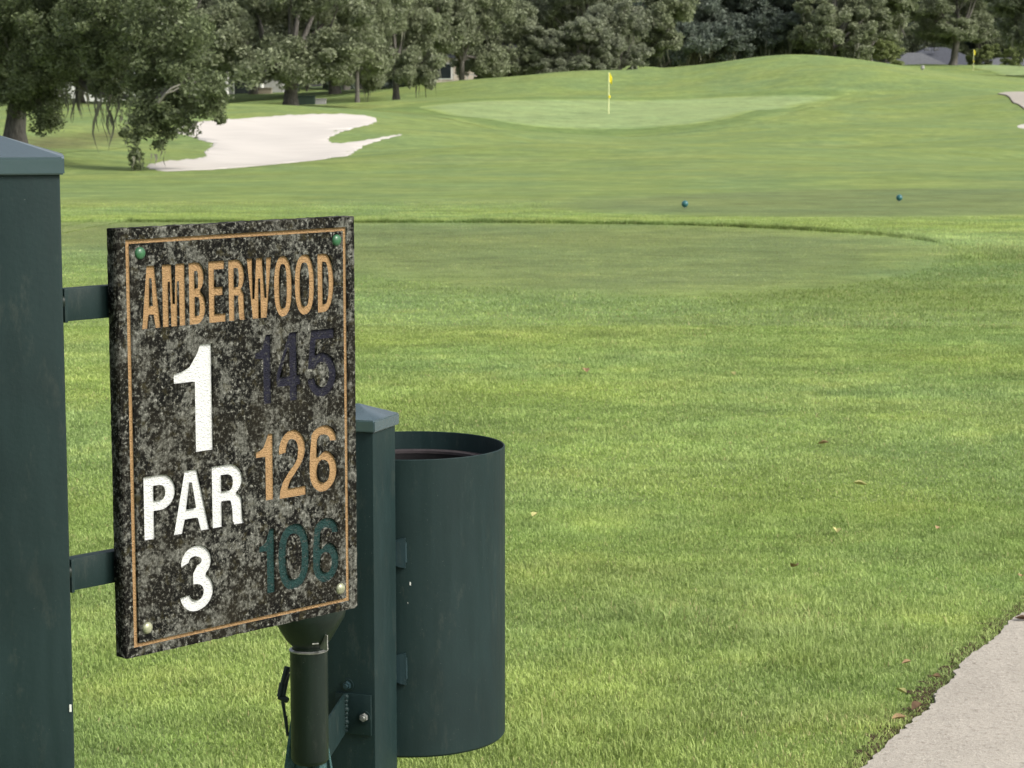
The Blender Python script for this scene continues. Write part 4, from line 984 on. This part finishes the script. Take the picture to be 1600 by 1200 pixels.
# two utility boxes by the oak
for px, Y, s_, mm, lab in ((481, 124, (.95, .6, .55), 'box', 'black green utility box right of the broad oak trunk'), (501, 126, (.75, .5, .42), 'greywall', 'smaller pale grey utility box beside the dark one')):
    x = (px - 800) / F * Y; bm = bmesh.new(); z_ = h1(x, Y); add_box(bm, (0, 0, s_[2] / 2 - .05), (s_[0], s_[1], s_[2]), 0, .03); add_box(bm, (0, 0, s_[2] - .03), (s_[0] + .06, s_[1] + .06, .06), 0, .015); add_box(bm, (0, 0, .02), (s_[0] + .3, s_[1] + .3, .1))
    o = bm_obj('utility_box', bm, M[mm]); o.location = (x, Y, z_); props(o, lab, 'utility box', 'utility boxes by the oak')

# ------------------------------------------------------------------ flagsticks, markers
def flagstick(px, py, Y, hgt, label, sgn=1):
    x = (px - 800) / F * Y; z_ = h1(x, Y); root = empty('flagstick', (x, Y, z_), label, 'flagstick', 'golf flagsticks')
    bm = bmesh.new(); add_cyl(bm, (0, 0, -.05), (0, 0, hgt), .030, .022, 12); bm_obj('pole', bm, M['pole'], root, True)
    bm = bmesh.new(); gv = []
    for j in range(9):
        t = j / 8; row = []
        for i in range(9):
            u_ = i / 8; row.append(bm.verts.new((.02 + u_ * .19 * (1 - .35 * t) * (1 - .3 * (1 - t) * u_), .05 * math.sin(u_ * 9 + t * 2) * u_, hgt - .03 - .45 * t - .22 * u_ * (1 - t * .3))))
        gv.append(row)
    for j in range(8):
        for i in range(8): bm.faces.new((gv[j][i], gv[j][i + 1], gv[j + 1][i + 1], gv[j + 1][i]))
    f = bm_obj('flag', bm, M['yellow'], root, True); s_ = f.modifiers.new('s', 'SOLIDIFY'); s_.thickness = .01
    bm = bmesh.new(); v = bmesh.ops.create_uvsphere(bm, u_segments=16, v_segments=10, radius=.06)['verts']; bmesh.ops.scale(bm, verts=v, vec=(1, 1, 1.5)); bmesh.ops.translate(bm, verts=v, vec=(.03, 0, hgt * .42)); bm_obj('depth_knob', bm, M['yellow'], root, True)
    bm = bmesh.new(); add_lathe(bm, [(0, .004), (.06, .004), (.075, .012), (.075, .02), (.054, .022), (0, .022)], 20); bm_obj('cup_rim', bm, M['white'], root)
flagstick(950, 180, 117, 2.15, 'yellow flag on pale stick standing in the near putting green')
flagstick(1514, 112, 237, 2.15, 'tiny far yellow flag near the dark grey roof')
for px, py, lab in ((1070, 326, 'left of the two teal ball tee markers on the mown tee'), (1405, 316, 'right of the two teal ball tee markers on the mown tee')):
    x, y = hit(px, py); root = empty('tee_marker', (x, y, h1(x, y)), lab, 'tee marker', 'teal tee markers')
    bm = bmesh.new(); v = bmesh.ops.create_uvsphere(bm, u_segments=24, v_segments=16, radius=.050)['verts']; bmesh.ops.translate(bm, verts=v, vec=(0, 0, .055 + .014)); bm_obj('ball', bm, M['marker'], root, True)
    bm = bmesh.new(); add_cyl(bm, (0, 0, -.05), (0, 0, .02), .012, .014, 10); bm_obj('spike', bm, M['steel'], root)
x = (1429 - 800) / F * 149; y = 147.5
bm = bmesh.new(); add_lathe(bm, [(0, .30), (.07, .29), (.12, .25), (.13, .1), (.10, .06), (.06, .03), (.05, -.1)], 20)
o = bm_obj('distance_marker', bm, M['greywall'], None, True); o.location = (x, y, h1(x, y)); props(o, 'small white marker knob on the crest left of the grey roof', 'marker')

# ------------------------------------------------------------------ fallen leaves
leafs = [(1408, 1096, .030, 'paleleaf', 'single pale tan leaf lying on the grass near the path edge'), (1463, 1072, .024, 'dryleaf', 'brown leaf at the path edge, uppermost of the near leaves'),
         (1432, 1120, .034, 'dryleaf_dark', 'dark curled leaf on the path'), (1405, 1142, .030, 'dryleaf', 'orange leaf on the path margin below the dark one'),
         (1416, 1046, .022, 'dryleaf', 'tan leaf in the grass a hand above the pale one'), (1596, 981, .034, 'dryleaf_dark', 'dark leaf on the path at the right edge'),
         (1596, 912, .030, 'dryleaf', 'orange leaf in the grass at the right edge'), (1287, 702, .040, 'dryleaf', 'orange brown leaf alone in the middle of the lawn'),
         (1344, 766, .045, 'paleleaf', 'pale leaf in the lawn below the orange brown one'), (1307, 841, .035, 'paleleaf', 'small pale leaf in the middle right of the lawn'),
         (1241, 899, .036, 'dryleaf', 'brown leaf in the lawn left of the bare patch'), (1466, 834, .028, 'dryleaf', 'brown leaf beside the dark hollow in the lawn'),
         (836, 815, .034, 'paleleaf', 'pale upright leaf near the bin'), (1145, 590, .04, 'paleleaf', 'pale leaf far out on the lawn'), (915, 585, .05, 'dryleaf', 'tan dry patch of leaf in the lawn above the bin')]
for px, py, s_, mm, lab in leafs:
    x, y = hit(px, py); bm = bmesh.new(); rows_ = []
    for j in range(7):
        t = j / 6; w_ = s_ * .42 * math.sin(pi * min(.98, max(.03, t)) ** .8)
        rows_.append([bm.verts.new((q * w_, (t - .5) * s_ * 1.2, abs(q) * w_ * .8 + .3 * s_ * (t - .5) ** 2)) for q in (-1, -.5, 0, .5, 1)])
    for a_, b_ in zip(rows_, rows_[1:]):
        for k in range(4): bm.faces.new((a_[k], a_[k + 1], b_[k + 1], b_[k]))
    on = poly_inside(np.array([x]), np.array([y]), path_poly)[0]
    o = bm_obj('fallen_leaf', bm, M[mm]); o.location = (x, y, h1(x, y) + (.020 if on else .018)); o.rotation_euler = (rng.uniform(-.3, .3), rng.uniform(-.2, .2), rng.uniform(0, 6))
    props(o, lab, 'leaf', 'fallen leaves on lawn and path')
